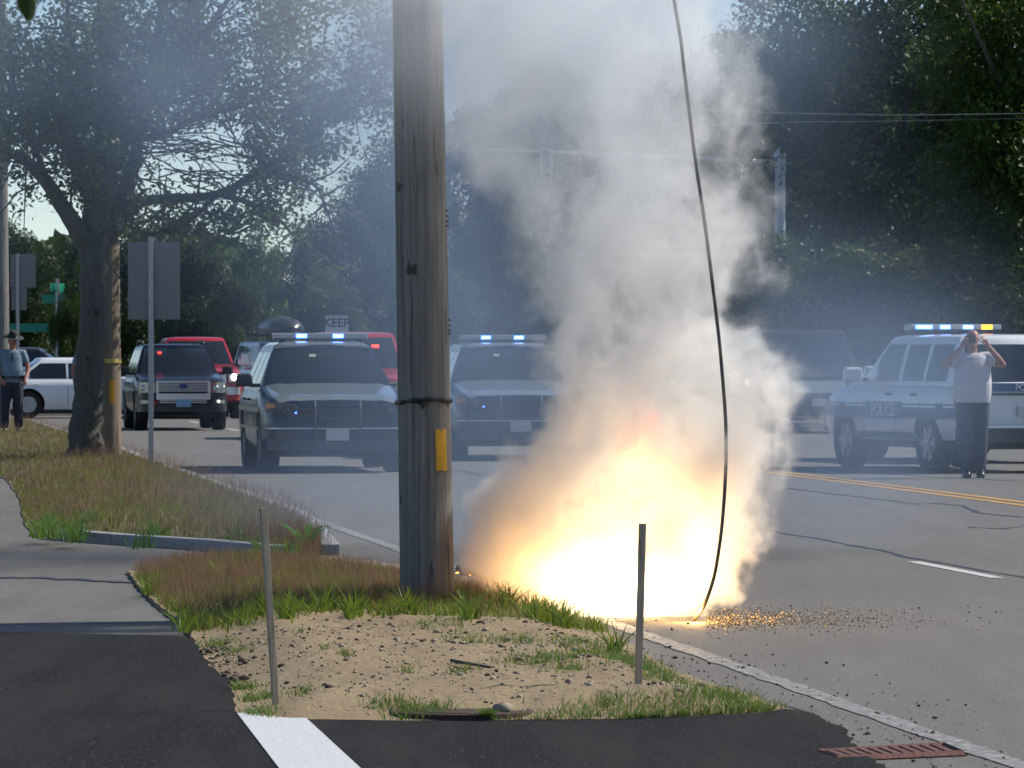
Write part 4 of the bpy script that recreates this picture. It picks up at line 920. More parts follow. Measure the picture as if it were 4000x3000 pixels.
M['stick'] = simple('green_sticker', (.45, .60, .42), .5); M['stripe'] = simple('blue_stripe', (.035, .10, .24), .4); M['interior'] = simple('interior', (.02, .02, .02), .9)
M['barglass'] = simple('lightbar_housing', (.34, .36, .38), .15, .1)
M['e_blue'] = simple('lit_blue_led', (.1, .2, 1), .4, emit=(.03, .13, 1.0), es=7); M['e_core'] = simple('lit_white_led', (.8, .9, 1), .4, emit=(.3, .5, 1.0), es=5); M['e_amber'] = simple('lit_amber_led', (1, .5, 0), .4, emit=(1, .30, .01), es=5)
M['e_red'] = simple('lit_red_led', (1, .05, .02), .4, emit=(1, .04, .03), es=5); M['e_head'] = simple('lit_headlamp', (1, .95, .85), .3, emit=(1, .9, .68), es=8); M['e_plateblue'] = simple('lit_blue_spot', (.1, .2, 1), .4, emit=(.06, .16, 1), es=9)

class Car:
    def __init__(s, name, label, group, paint, L=5.0, hw=.98, wb=2.86, r=.38, zb=.30, belt=1.08, hood=(.98, 1.14), roof=1.74, cowl=.62, wst=-.12, xrt=-2.05, xrb=-2.28, wbelt=.88, wroof=.66, xf=None, bedz=None, loc=(0, 0), head=0.0, trimlow=True, cat='car'):
        s.__dict__.update({k: v for k, v in locals().items() if k not in ('s', 'hood')}); s.hoodz = hood
        s.xf = wb / 2 + .92 if xf is None else xf; s.xr = s.xf - L
        s.cowlx = s.xf - 1.45 + (cowl - .62); s.wtx = s.cowlx - .74 + wst + .12
        s.root = empty(name, (loc[0], loc[1], 0), head, label=label, cat=cat, group=group)
        s.body(); s.house(); s.wheels()
    def wx(s, x):
        return s.hw * float(np.interp(x, [s.xr, s.xr + .08, s.xr + .3, s.xr + .9, s.xf - .9, s.xf - .4, s.xf - .15, s.xf - .04, s.xf], [.86, .93, .98, 1, 1, .985, .93, .87, .80]))
    def zt(s, x):
        h0, h1 = s.hoodz; rb = s.bedz or s.belt
        return float(np.interp(x, [s.xr, s.xr + .08, s.xrb if s.bedz else s.xr + .3, (s.xrb + .05) if s.bedz else s.xr + .4, s.cowlx - .1, s.cowlx, s.xf - .25, s.xf - .06, s.xf], [rb - .06, rb, rb, s.belt, s.belt, h1, h0, h0 - .06, h0 - .16]))
    def zl(s, x): return float(np.interp(x, [s.xr, s.xr + .3, s.xf - .3, s.xf], [s.zb + .08, s.zb, s.zb - .03, s.zb + .02]))
    def body(s):
        st = sorted(set([s.xr, s.xr + .03, s.xr + .08, s.xr + .3, s.xr + .9, s.cowlx - .1, s.cowlx, s.cowlx + .4, s.xf - .9, s.xf - .4, s.xf - .25, s.xf - .15, s.xf - .06, s.xf - .03, s.xf] + list(np.linspace(s.xr + 1.2, s.cowlx - .2, 5))))
        mb = MB(); k = None
        for x in st:
            w_, z1, z0 = s.wx(x), s.zt(x), s.zl(x); mid = (z0 + z1) / 2
            half = [(0, z0), (.75 * w_, z0), (.92 * w_, z0 + .03), (.975 * w_, z0 + .13), (.995 * w_, mid - .1), (w_, mid + .05), (.985 * w_, z1 - .16), (.955 * w_, z1 - .07), (.90 * w_, z1 - .015), (.78 * w_, z1 + .01), (.4 * w_, z1 + .03), (0, z1 + .035)]
            ring = half + [(-a, b_) for a, b_ in half[-2:0:-1]]; k = len(ring); mb.v += [(x, a, b_) for a, b_ in ring]
        n_ = len(st); mb.f = [(i * k + j, i * k + (j + 1) % k, (i + 1) * k + (j + 1) % k, (i + 1) * k + j) for i in range(n_ - 1) for j in range(k)] + [tuple(range(k - 1, -1, -1)), tuple((n_ - 1) * k + j for j in range(k))]; mb.m = [0] * len(mb.f)
        o = mb.build('body', [s.paint, M['interior']], s.root); cut = MB()
        for sx in (1, -1):
            for sy in (1, -1): cut.lathe([(s.r * 1.17, -.19), (s.r * 1.17, .19)], (sx * s.wb / 2, sy * (s.hw - .10), s.r * 1.0), 'y', 28)
        c = cut.build('cutter', M['interior']); md = o.modifiers.new('arch', 'BOOLEAN'); md.object = c; md.operation = 'DIFFERENCE'; md.solver = 'EXACT'
        c.location = o.location; c.parent = s.root; bpy.context.view_layer.update(); dg = bpy.context.evaluated_depsgraph_get(); me = bpy.data.meshes.new_from_object(o.evaluated_get(dg)); o.modifiers.clear(); o.data = me; bpy.data.objects.remove(c)
        if len(me.materials) < 2: pass
        me.polygons.foreach_set("use_smooth", [True] * len(me.polygons)); me.set_sharp_from_angle(angle=R(32)); s.body_o = o
        mb = MB().box(((s.xf + s.xr) / 2, 0, s.zb + .02), (s.L - .9, s.hw * 1.5, .22)); mb.build('underbody', M['black'], s.root)
    def ring(s, t):
        return s.cowlx + (s.wtx - s.cowlx) * t, s.xrb + (s.xrt - s.xrb) * t, s.wbelt + (s.wroof - s.wbelt) * t ** 1.15, s.belt - .03 + (s.roof - .075 - s.belt + .03) * t
    def front(s, y, t, off=0): a, _, w_, z = s.ring(t); return Vector((a + .14 * (1 - (y / w_) ** 2) - .07 + off, y, z + off * .6))
    def rear(s, y, t, off=0): _, b_, w_, z = s.ring(t); return Vector((b_ - .08 * (1 - (y / w_) ** 2) + .03 - off, y, z))
    def house(s):
        mb = MB(); ts = [0, .3, .6, .85, 1]; rings = []
        def mk(t, ins=0, dz=0):
            a, b_, w_, z = s.ring(t); w2 = w_ - ins; P_ = [s.front(y, t) for y in np.linspace(w_, -w_, 9)] + [Vector((a - (a - b_) * f, -w_, z)) for f in (.25, .5, .75)] + [s.rear(y, t) for y in np.linspace(-w_, w_, 7)] + [Vector((b_ + (a - b_) * f, w_, z)) for f in (.25, .5, .75)]
            if ins:
                c = Vector(((a + b_) / 2, 0, 0)); P_ = [Vector((c.x + (q.x - c.x) * (1 - ins / 1.0), q.y * (1 - ins / w_), z + dz)) for q in P_]
            return P_
        rings = [mk(t) for t in ts] + [mk(1, .035, .04), mk(1, .12, .062), mk(1, .35, .075)]; k = len(rings[0])
        for q in rings: mb.v += [tuple(p_) for p_ in q]
        mb.f = [(i * k + j, i * k + (j + 1) % k, (i + 1) * k + (j + 1) % k, (i + 1) * k + j) for i in range(len(rings) - 1) for j in range(k)] + [tuple((len(rings) - 1) * k + j for j in range(k)), tuple(range(k - 1, -1, -1))]; mb.m = [0] * len(mb.f)
        s.house_o = mb.build('cabin', s.paint, s.root, smooth=True, angle=38)
        w_ = .93
        o = MB().grid(lambda u, v: s.front((1 - 2 * u) * s.ring(.03 + .92 * v)[2] * w_, .03 + .92 * v, .010), 10, 4, thick=(-.012, 0, 0)).build('windshield', M['glass'], s.root, smooth=True, angle=40)
        s.ws = o
        o = MB().grid(lambda u, v: s.rear((1 - 2 * u) * s.ring(.08 + .82 * v)[2] * .90, .08 + .82 * v, .010), 8, 4, thick=(.012, 0, 0)).build('rear_window', M['glass'], s.root, smooth=True, angle=40)
    def side_windows(s, cuts, t0=.10, t1=.90, front_slant=True):
        """cuts: list of (xa, xb) at belt level"""
        for sy in (1, -1):
            for i, (xa, xb) in enumerate(cuts):
                def P(u, v):
                    t = t0 + (t1 - t0) * v; a, b_, w_, z = s.ring(t); xm = min(xa, a - .16) if i == 0 else xa; x = xm + (max(xb, b_ + .12) - xm) * u; return Vector((x, sy * (w_ + .006), z))
                MB().grid(P, 3, 4, thick=(0, -sy * .01, 0), flip=sy > 0).build('side_window', M['glass'], s.root)
    def wheels(s):
        s.w = []
        for sx in (1, -1):
            for sy in (1, -1):
                r_ = s.r; w_ = .13
                o = MB().lathe([(r_ * .62, -w_ * .8), (r_ * .93, -w_), (r_ * .985, -w_ * .8), (r_, -w_ * .35), (r_, w_ * .35), (r_ * .985, w_ * .8), (r_ * .93, w_), (r_ * .62, w_ * .8)], (0, 0, 0), 'y', 36, closed=True).build('wheel', M['rubber'], s.root, smooth=True, angle=40, loc=(sx * s.wb / 2, sy * (s.hw - .14), r_))
                mb = MB(); y0 = sy * w_ * .55
                mb.lathe([(r_ * .64, -.0), (r_ * .60, sy * .03), (r_ * .56, -sy * .02), (0, -sy * .04)], (0, y0, 0), 'y', 28)
                for k in range(6):
                    a = k * math.pi / 3; mb.box((math.cos(a) * r_ * .34, y0 + sy * .015, math.sin(a) * r_ * .34), (r_ * .52, .035, r_ * .15), rot=(0, -a, 0))
                mb.lathe([(.07, -sy * .02), (.06, sy * .045), (0, sy * .05)], (0, y0, 0), 'y', 14)
                rim = mb.build('rim', M['alloy'], o); s.w.append(o)
    def xfr(s, y): return s.xf - float(np.interp(abs(y) / s.hw, [0, .5, .80, .87, .93, .985, 1.0], [-.035, -.02, 0, .04, .15, .4, .9]))
    def xrr(s, y): return s.xr + float(np.interp(abs(y) / s.hw, [0, .86, .93, .98, 1], [-.01, 0, .08, .3, .9]))
    def fp(s, name, m_, y0, y1, zA, zB, off=.012, parent=None, zA1=None, zB1=None, lean_=0, rear=False, rd=False):
        """patch on the nose (or tail); zA/zB bottom/top at y0, zA1/zB1 at y1"""
        zA1 = zA if zA1 is None else zA1; zB1 = zB if zB1 is None else zB1
        def P(u, v):
            y = y0 + (y1 - y0) * u; a, b_ = zA + (zA1 - zA) * u, zB + (zB1 - zB) * u; z = a + (b_ - a) * v
            x = (s.xrr(y) - off - lean_ * (1 - v)) if rear else (s.xfr(y) + off - lean_ * v); return Vector((x, y, z))
        n_ = max(4, int(abs(y1 - y0) / .06)); return MB().grid(P, n_, 4, thick=((.06 if rear else -.06), 0, 0)).build(name, m_, parent or s.root, smooth=True, angle=40)
    def sp(s, name, m_, xa, xb, z0, z1, side=None, off=.006, z0b=None, z1b=None, parent=None):
        z0b = z0 if z0b is None else z0b; z1b = z1 if z1b is None else z1b; r_ = []
        for sy in ((1, -1) if side is None else (side,)):
            def P(u, v):
                x = xa + (xb - xa) * u; a, b_ = z0 + (z0b - z0) * u, z1 + (z1b - z1) * u; z = a + (b_ - a) * v; Z1_, Z0_ = s.zt(x), s.zl(x); mid = (Z0_ + Z1_) / 2
                w_ = s.wx(x) * float(np.interp(z, [Z0_, Z0_ + .03, Z0_ + .13, mid - .1, mid + .05, Z1_ - .16, Z1_ - .07, Z1_ - .015], [.75, .92, .975, .995, 1, .985, .955, .90])); return Vector((x, sy * (w_ + off), z))
            r_.append(MB().grid(P, max(3, int(abs(xb - xa) / .1)), 4, thick=(0, -sy * .01, 0), flip=sy > 0).build(name, m_, parent or s.root, smooth=True, angle=40))
        return r_
    def mirrors(s, m_=None, big=1.0):
        for sy in (1, -1):
            o = MB().box((s.cowlx - .30, sy * (s.wbelt + .20), s.belt + .12), (.11 * big, .24 * big, .17 * big), taper=.85).build('mirror', m_ or M['black'], s.root, bevel=.03)
            MB().box((s.cowlx - .28, sy * (s.wbelt + .05), s.belt + .05), (.06, .14, .05)).build('mirror_arm', M['black'], o)
    def seams(s, xs):
        for x in xs: s.sp('door_seam', M['black'], x, x - .012, s.zl(x) + .14, s.zt(x) - .05, off=.002)
    def handles(s, xs, m_=None):
        for x in xs:
            for sy in (1, -1): MB().box((x, sy * (s.wx(x) * .985 + .02), s.belt - .14), (.17, .03, .035)).build('door_handle', m_ or s.paint, s.root, bevel=.008)
    def hood(s, m_, x0=None, w_=.86):
        x0 = x0 or s.cowlx + .06; x1 = s.xf - .07
        def P(u, v):
            x = x0 + (x1 - x0) * u; w2 = s.wx(x) * w_; y = (1 - 2 * v) * w2; f = abs(y) / s.wx(x); return Vector((x, y, s.zt(x) + float(np.interp(f, [0, .4, .78, .9], [.035, .03, .01, -.015])) + .008 + (.012 if .62 < f < .72 else 0)))
        return MB().grid(P, 14, 24, thick=(0, 0, -.012)).build('hood', m_, s.root, smooth=True, angle=40)
    def roofskin(s, m_):
        a, b_, w_, z = s.ring(1)
        def P(u, v):
            x = (a - .02) + (b_ - a + .1) * u; y = (1 - 2 * v) * (w_ - .02); e_ = min(1, (w_ - abs(y)) / .12) * .07; ex = min(1, (u + .02) * 14) ; return Vector((x + .05 * (1 - (y / w_) ** 2) * (1 - u), y, z + .015 + e_ * ex))
        return MB().grid(P, 16, 16, thick=(0, 0, -.03)).build('roof', m_, s.root, smooth=True, angle=50)
    def rack(s):
        a, b_, w_, z = s.ring(1)
        for sy in (1, -1): MB().tube([(a - .35, sy * (w_ - .02), z + .06), (a - .5, sy * (w_ - .03), z + .13), (b_ + .4, sy * (w_ - .03), z + .13), (b_ + .25, sy * (w_ - .02), z + .05)], .022, 8).build('roof_rail', M['black'], s.root, smooth=True)
    def lightbar(s, x, z, lit, width=1.22):
        bar = MB().box((x, 0, z), (.26, width, .085)).build('lightbar', M['barglass'], s.root, bevel=.02)
        for sy in (1, -1): MB().box((x, sy * width * .40, z - .075), (.2, .10, .09), taper=.7).build('lightbar_foot', M['black'], bar)
        MB().box((x, 0, z - .038), (.27, width * .97, .02)).build('lightbar_base', M['black'], bar)
        for y, wd, m_ in lit:
            for sx in (1, -1):
                MB().box((x + sx * .128, y, z + .004), (.012, wd, .062)).build('warning_light', m_[0], bar, bevel=.004); MB().box((x + sx * .136, y, z + .004), (.006, wd * .82, .036)).build('light_core', m_[1], bar)
    def plate(s, y, z, m_, rear=False, off=.02):
        x = (s.xrr(y) - off) if rear else s.xfr(y) + off
        return MB().box((x, y, z), (.012, .305, .155)).build('number_plate', m_, s.root, bevel=.003)
BL = (M['e_blue'], M['e_core']); AM = (M['e_amber'], M['e_amber'])
heading = lambda a: math.atan2(-math.cos(a), math.sin(a))          # a: turn to the right from facing the camera

def interceptor(label, px, py, a):
    p_ = G(px, py); hd = heading(a); fw = Vector((math.sin(a), -math.cos(a), 0)); c = p_ - fw * 1.43
    s = Car('police_suv', label, 'dark state police vehicles with pale hoods', M['navy'], loc=(c.x, c.y), head=hd, wbelt=.90, wroof=.665, hood=(.985, 1.15), belt=1.10, roof=1.73)
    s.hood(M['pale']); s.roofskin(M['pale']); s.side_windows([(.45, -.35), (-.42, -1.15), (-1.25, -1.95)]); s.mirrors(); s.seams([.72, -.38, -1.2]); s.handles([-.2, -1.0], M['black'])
    s.fp('grille', M['trimgrey'], -.50, .50, .70, .92, .012); 
    for k in range(3): s.fp('grille_bar', M['black'], -.48, .48, .74 + k * .06, .765 + k * .06, .022)
    for sy in (1, -1):
        h = s.fp('headlight', M['smoked'], sy * .52, sy * .93, .74, .90, .014, zA1=.80, zB1=.955); s.fp('headlight_surround', M['black'], sy * .55, sy * .86, .765, .865, .022, h)
        MB().lathe([(.0, .02), (.05, .015), (.065, 0), (.065, -.03)], (s.xfr(.7) + .02, sy * .68, .82), 'x', 18).build('headlamp_bulb', M['smoked'], h, smooth=True)
        s.fp('turn_signal', M['amber'], sy * .82, sy * .93, .86, .92, .026, h)
        s.fp('fog_light', M['smoked'], sy * .60, sy * .80, .47, .53, .02)
        MB().tube([(s.xf + .05, sy * .30, .34), (s.xf + .10, sy * .30, .42), (s.xf + .10, sy * .30, .86), (s.xf + .03, sy * .30, .96)], .014, 8).build('push_bar', M['trimgrey'], s.root, smooth=True)
    MB().tube([(s.xf + .10, -.30, .62), (s.xf + .10, .30, .62)], .02, 8).build('push_bar', M['black'], s.root)
    s.fp('bumper_trim', M['chrome'], -.93, .93, .585, .60, .02); s.fp('lower_bumper', M['trimgrey'], -.90, .90, .30, .44, .014)
    s.plate(0, .51, M['plate_w'], off=.03); MB().lathe([(.022, .01), (.0, .02)], (s.xf + .02, -.56, .80), 'x', 12).build('warning_spot', M['e_plateblue'], s.root)
    st = s.sp('side_stripe', M['tan'], s.xf - .9, s.xr + .3, .80, .86); s.sp('side_stripe', M['tan'], s.xf - .9, s.xr + .3, .56, .60)
    s.sp('door_emblem', M['pale'], .45, -.2, .62, .78)
    s.lightbar(s.wtx - .45, s.roof + .085, [(-.26, .155, BL), (.24, .155, BL)], 1.30)
    q = s.front(-.66 * .9, .09, .022); MB().box(q, (.01, .10, .05), rot=(0, R(-38), 0)).build('sticker', M['stick'], s.root)
    q = s.front(-.16, .80, .022); MB().box(q, (.01, .09, .04), rot=(0, R(-38), 0)).build('sticker', M['stick'], s.root)
    s.fp('scuttle', M['black'], 0, .01, .5, .51) if False else None
    return s
ip = interceptor('dark police vehicle with lit lightbar, pale hood and push bar, left of the utility pole', 331, 471.8, R(7))
c2 = copy_tree(ip.root); q = G(504, 459.8); c2.location = (q.x, q.y + 1.43, 0); c2.rotation_euler = (0, 0, heading(R(6))); c2['label'] = 'second dark police vehicle with blue roof lights, half lost in smoke right of the pole'

# black SUV
q = G(178, 430)
s = Car('black_suv', 'unmarked black four-wheel drive with chrome grille, blue plate and small red light behind windshield', None, M['blackp'], L=4.9, hw=.94, wb=2.89, r=.375, belt=1.10, hood=(1.04, 1.16), roof=1.77, wbelt=.86, wroof=.66, loc=(q.x - .17, q.y + 1.44), head=heading(R(8)), zb=.36)
s.hood(M['blackp']); s.side_windows([(.45, -.3), (-.37, -1.15), (-1.25, -1.95)]); s.mirrors(); s.rack(); s.seams([.72, -.35, -1.2]); s.handles([-.2, -1.0])
gr = s.fp('grille', M['black'], -.52, .52, .78, .995, .012)
for k in range(5): s.fp('grille_bar', M['chrome'], -.50, .50, .80 + k * .041, .818 + k * .041, .030, gr)
for a in ((-.56, -.50), (.50, .56)): s.fp('grille_frame', M['chrome'], a[0], a[1], .76, 1.01, .034, gr)
s.fp('grille_frame', M['chrome'], -.56, .56, .99, 1.015, .034, gr); s.fp('chrome_bumper', M['chrome'], -.55, .55, .63, .755, .06)
s.fp('lower_grille', M['black'], -.50, .50, .55, .63, .04)
for k in range(2): s.fp('grille_bar', M['chrome'], -.48, .48, .565 + k * .035, .58 + k * .035, .046)
MB().lathe([(0, .03), (.05, .028), (.055, 0)], (s.xf + .05, 0, .90), 'x', 20).build('grille_badge', simple('badge_blue', (.02, .05, .15), .3), gr).scale = (1, 1.9, 1)
for sy in (1, -1):
    h = s.fp('headlight', M['lens'], sy * .58, sy * .90, .77, .985, .016)
    for y in (.665, .80): MB().lathe([(0, .03), (.045, .02), (.062, 0)], (s.xfr(y) + .02, sy * y, .87), 'x', 18).build('headlamp_bulb', M['chrome'], h, smooth=True)
    s.fp('fog_light', M['lens'], sy * .66, sy * .86, .55, .62, .03)
    s.fp('bumper_end', M['darkp'], sy * .60, sy * .93, .45, .70, .02)
s.fp('lower_bumper', M['darkp'], -.92, .92, .38, .52, .03)
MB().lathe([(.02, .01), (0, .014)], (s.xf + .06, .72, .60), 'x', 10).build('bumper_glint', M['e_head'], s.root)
s.plate(.0, .56, M['plate_b'], off=.075)
q_ = s.front(-.33, .80, .03); MB().box(q_, (.02, .07, .03)).build('warning_light', M['e_red'], s.root); s.fp('warning_light', M['redlens'], -.70, -.52, .55, .60, .05)
q_ = s.front(-.60, .10, .022); MB().box(q_, (.01, .08, .045), rot=(0, R(-38), 0)).build('sticker', M['stick'], s.root)

def generic(s, lamps_lit=False, grille=M['black'], gz=(.72, .95), hy=(.58, .9), trim=None):
    s.hood(s.paint); s.mirrors(s.paint if not trim else trim); s.fp('grille', grille, -hy[0] + .05, hy[0] - .05, gz[0], gz[1], .014); s.fp('bumper', trim or M['darkp'], -.9 * s.hw, .9 * s.hw, gz[0] - .28, gz[0] - .10, .03)
    for sy in (1, -1):
        h = s.fp('headlight', M['lens'], sy * hy[0], sy * hy[1] * s.hw / .98, gz[0] + .02, gz[1], .016)
        if lamps_lit: MB().lathe([(0, .03), (.07, .02), (.08, 0)], (s.xfr(hy[0] + .14) + .02, sy * (hy[0] + .14), (gz[0] + gz[1]) / 2 + .02), 'x', 18).build('lit_headlamp', M['e_head'], h)
    s.plate(0, gz[0] - .19, M['plate_w'], off=.04)
# red pickup behind
q = G(198, 418.5)
s = Car('red_pickup', 'bright red pickup truck with lit headlamp and chrome grille, right behind the black four-wheel drive', None, M['red'], L=5.8, hw=1.0, wb=3.6, r=.42, belt=1.24, hood=(1.16, 1.28), roof=1.97, xrt=-1.3, xrb=-1.4, wbelt=.90, wroof=.70, bedz=1.2, zb=.42, loc=(q.x - .2, q.y + 1.8), head=heading(R(8)))
generic(s, True, M['chrome'], (.86, 1.10), (.60, .93), M['chrome']); s.side_windows([(.45, -.4), (-.5, -1.2)])
for sy in (1, -1): MB().box((s.cowlx - .25, sy * 1.17, 1.42), (.12, .22, .30)).build('tow_mirror', M['chrome'], s.root, bevel=.03); s.fp('turn_signal', M['amber'], sy * .90, sy * .97, .84, .92, .03)
# silver SUV with roof box
q = G(283, 416.5)
s = Car('silver_suv', 'silver four-wheel drive carrying a black roof cargo box, behind the first police vehicle', None, M['silver'], L=4.8, hw=.95, wb=2.8, r=.37, belt=1.12, hood=(1.02, 1.16), roof=1.90, wbelt=.87, wroof=.70, loc=(q.x, q.y + 1.4), head=heading(R(16)))
generic(s); s.side_windows([(.45, -.3), (-.4, -1.15), (-1.25, -1.95)]); s.rack(); s.seams([-.35]); 
mb = MB(); prof = []
def RB(u, v):
    x = -1.55 + 2.0 * u; e_ = max(.0, 1 - abs(2 * u - 1) ** 3.2) ** .5; a = v * 2 * math.pi; y = .50 * math.cos(a) * (.35 + .65 * e_); z = .33 * math.sin(a) * (.2 + .8 * e_); z = max(z, -.13 * (.2 + .8 * e_)); return Vector((x, y, s.roof + .27 + z))
mb.grid(RB, 16, 20).build('roof_box', M['darkp'], s.root, smooth=True)
for x in (-1.1, -.1): MB().tube([(x, -.68, s.roof + .06), (x, -.6, s.roof + .12), (x, .6, s.roof + .12), (x, .68, s.roof + .06)], .02, 8).build('crossbar', M['black'], s.root)
# red SUV in the smoke behind the first police vehicle
q = G(350, 440)
s = Car('red_suv', 'dark red four-wheel drive with one red windshield light, behind the first lightbar', None, M['red'], L=5.1, hw=1.0, wb=3.0, r=.40, belt=1.25, hood=(1.14, 1.28), roof=1.97, wbelt=.93, wroof=.76, loc=(q.x, q.y + 1.5), head=heading(R(4)), zb=.4)
generic(s, False, M['chrome'], (.84, 1.06)); s.side_windows([(.45, -.35), (-.42, -1.15), (-1.25, -2.0)]); q_ = s.front(.40, .70, .03); MB().box(q_, (.02, .13, .05)).build('warning_light', M['e_red'], s.root)
# white sedan crossing, dark SUV beyond
q = G(27, 418.6)
s = Car('white_sedan', 'white sedan seen side-on between the officer in the hat and the big tree', None, M['white'], L=4.85, hw=.92, wb=2.78, r=.335, belt=.95, hood=(.80, .98), roof=1.47, wbelt=.82, wroof=.60, xrt=-1.1, xrb=-1.75, zb=.20, loc=(q.x + 1.2, q.y + 1.3), head=R(12))
s.hood(M['white']); s.mirrors(M['white']); s.side_windows([(.42, -.40), (-.46, -1.35)], .08, .86); s.seams([.55, -.43]); s.handles([-.28, -1.2]); s.fp('grille', M['black'], -.4, .4, .5, .68); s.fp('headlight', M['lens'], -.85, -.5, .58, .70); s.fp('headlight', M['lens'], .5, .85, .58, .70); s.fp('tail_light', M['redlens'], -.86, -.5, .72, .86, rear=True)
s = Car('dark_suv', 'dark wagon whose roof shows just above the white sedan', None, M['darkp'], L=4.9, hw=.95, wb=2.85, r=.37, belt=1.05, hood=(.95, 1.1), roof=1.72, wbelt=.86, wroof=.68, loc=((25 - 512) * 140 / F + .3, 140), head=R(4), zb=.3)
s.hood(M['darkp']); s.side_windows([(.45, -.3), (-.4, -1.15), (-1.25, -1.95)]); s.mirrors(); s.fp('headlight', M['lens'], -.85, -.5, .7, .86)
for i, (px, Y, rf, lab) in enumerate([(26, 176, 1.80, 'white van roof far off beneath the sign backs'), (46, 178, 1.78, 'pale car far off beside the green street sign')]):
    s = Car('far_car', lab, None, M['white'] if i == 0 else M['silver'], L=4.6, hw=.9, wb=2.7, r=.34, belt=1.0, hood=(.9, 1.05), roof=rf + .15, wbelt=.83, wroof=.66, loc=((px - 512) * Y / F, Y), head=R(5), zb=.25); s.side_windows([(.45, -.3), (-.4, -1.15), (-1.25, -1.95)]); s.hood(s.paint)
# white box truck
e = empty('box_truck', ((395 - 512) * 150 / F, 150, 0), label='white box body of a truck standing behind the red vehicle roof, partly behind the pole', cat='truck')
MB().box((0, 1.5, 1.75), (2.1, 4.2, 1.9)).build('cargo_box', M['white'], e, bevel=.04); MB().box((0, -1.2, 1.25), (1.9, 1.6, 1.3), taper=.88).build('cab', M['white'], e, bevel=.12); MB().box((0, -1.96, 1.55), (1.5, .08, .55), rot=(R(-8), 0, 0)).build('windshield', M['glass'], e); MB().box((.1, -.64, 2.3), (1.7, .05, .35)).build('body_stripe', M['trimgrey'], e)
for x in (-.85, .85):
    for y in (-1.3, 2.4): MB().lathe([(.0, -.12), (.38, -.12), (.4, 0), (.38, .12), (0, .12)], (x, y, .4), 'x', 20).build('wheel', M['rubber'], e)
MB().box((0, .5, .6), (1.2, 5.0, .25)).build('chassis', M['black'], e)
# vehicles behind the smoke column, right
q = G(702, 431)
s = Car('dark_pickup', 'dark pickup truck with two lit headlamps inside the smoke column', None, M['darkp'], L=5.8, hw=1.0, wb=3.6, r=.42, belt=1.22, hood=(1.14, 1.26), roof=1.93, xrt=-1.3, xrb=-1.4, wbelt=.90, wroof=.70, bedz=1.2, zb=.42, loc=(q.x, q.y + 1.8), head=heading(R(3)), cat='truck')
generic(s, False, M['trimgrey'], (.84, 1.08), (.62, .93))
M['e_dim'] = simple('dim_headlamp', (1, .95, .7), .3, emit=(1, .9, .55), es=1.6)
for sy in (1, -1): MB().lathe([(0, .03), (.06, .02), (.07, 0)], (s.xfr(.76) + .02, sy * .76, .98), 'x', 18).build('lit_headlamp', M['e_dim'], s.root)
q = G(805, 433)
s = Car('grey_van', 'tall dark grey van, dim in smoke between the hanging wire and the white police vehicle', None, M['darkp'], L=5.6, hw=1.02, wb=3.4, r=.40, belt=1.3, hood=(1.15, 1.32), roof=2.05, xrt=-2.9, xrb=-2.95, wbelt=.96, wroof=.84, zb=.4, loc=(q.x, q.y + 1.7), head=heading(R(5)), cat='van')
generic(s, False, M['chrome'], (.80, 1.04)); s.side_windows([(.45, -.3)])
q = G(600, 424)
s = Car('dark_wagon', 'dark wagon with dull unlit headlamps, left half of the smoke column', None, M['darkp'], L=4.9, hw=.95, wb=2.85, r=.37, belt=1.05, hood=(.95, 1.1), roof=1.72, wbelt=.86, wroof=.68, loc=(q.x, q.y + 1.4), head=heading(R(4)))
generic(s)

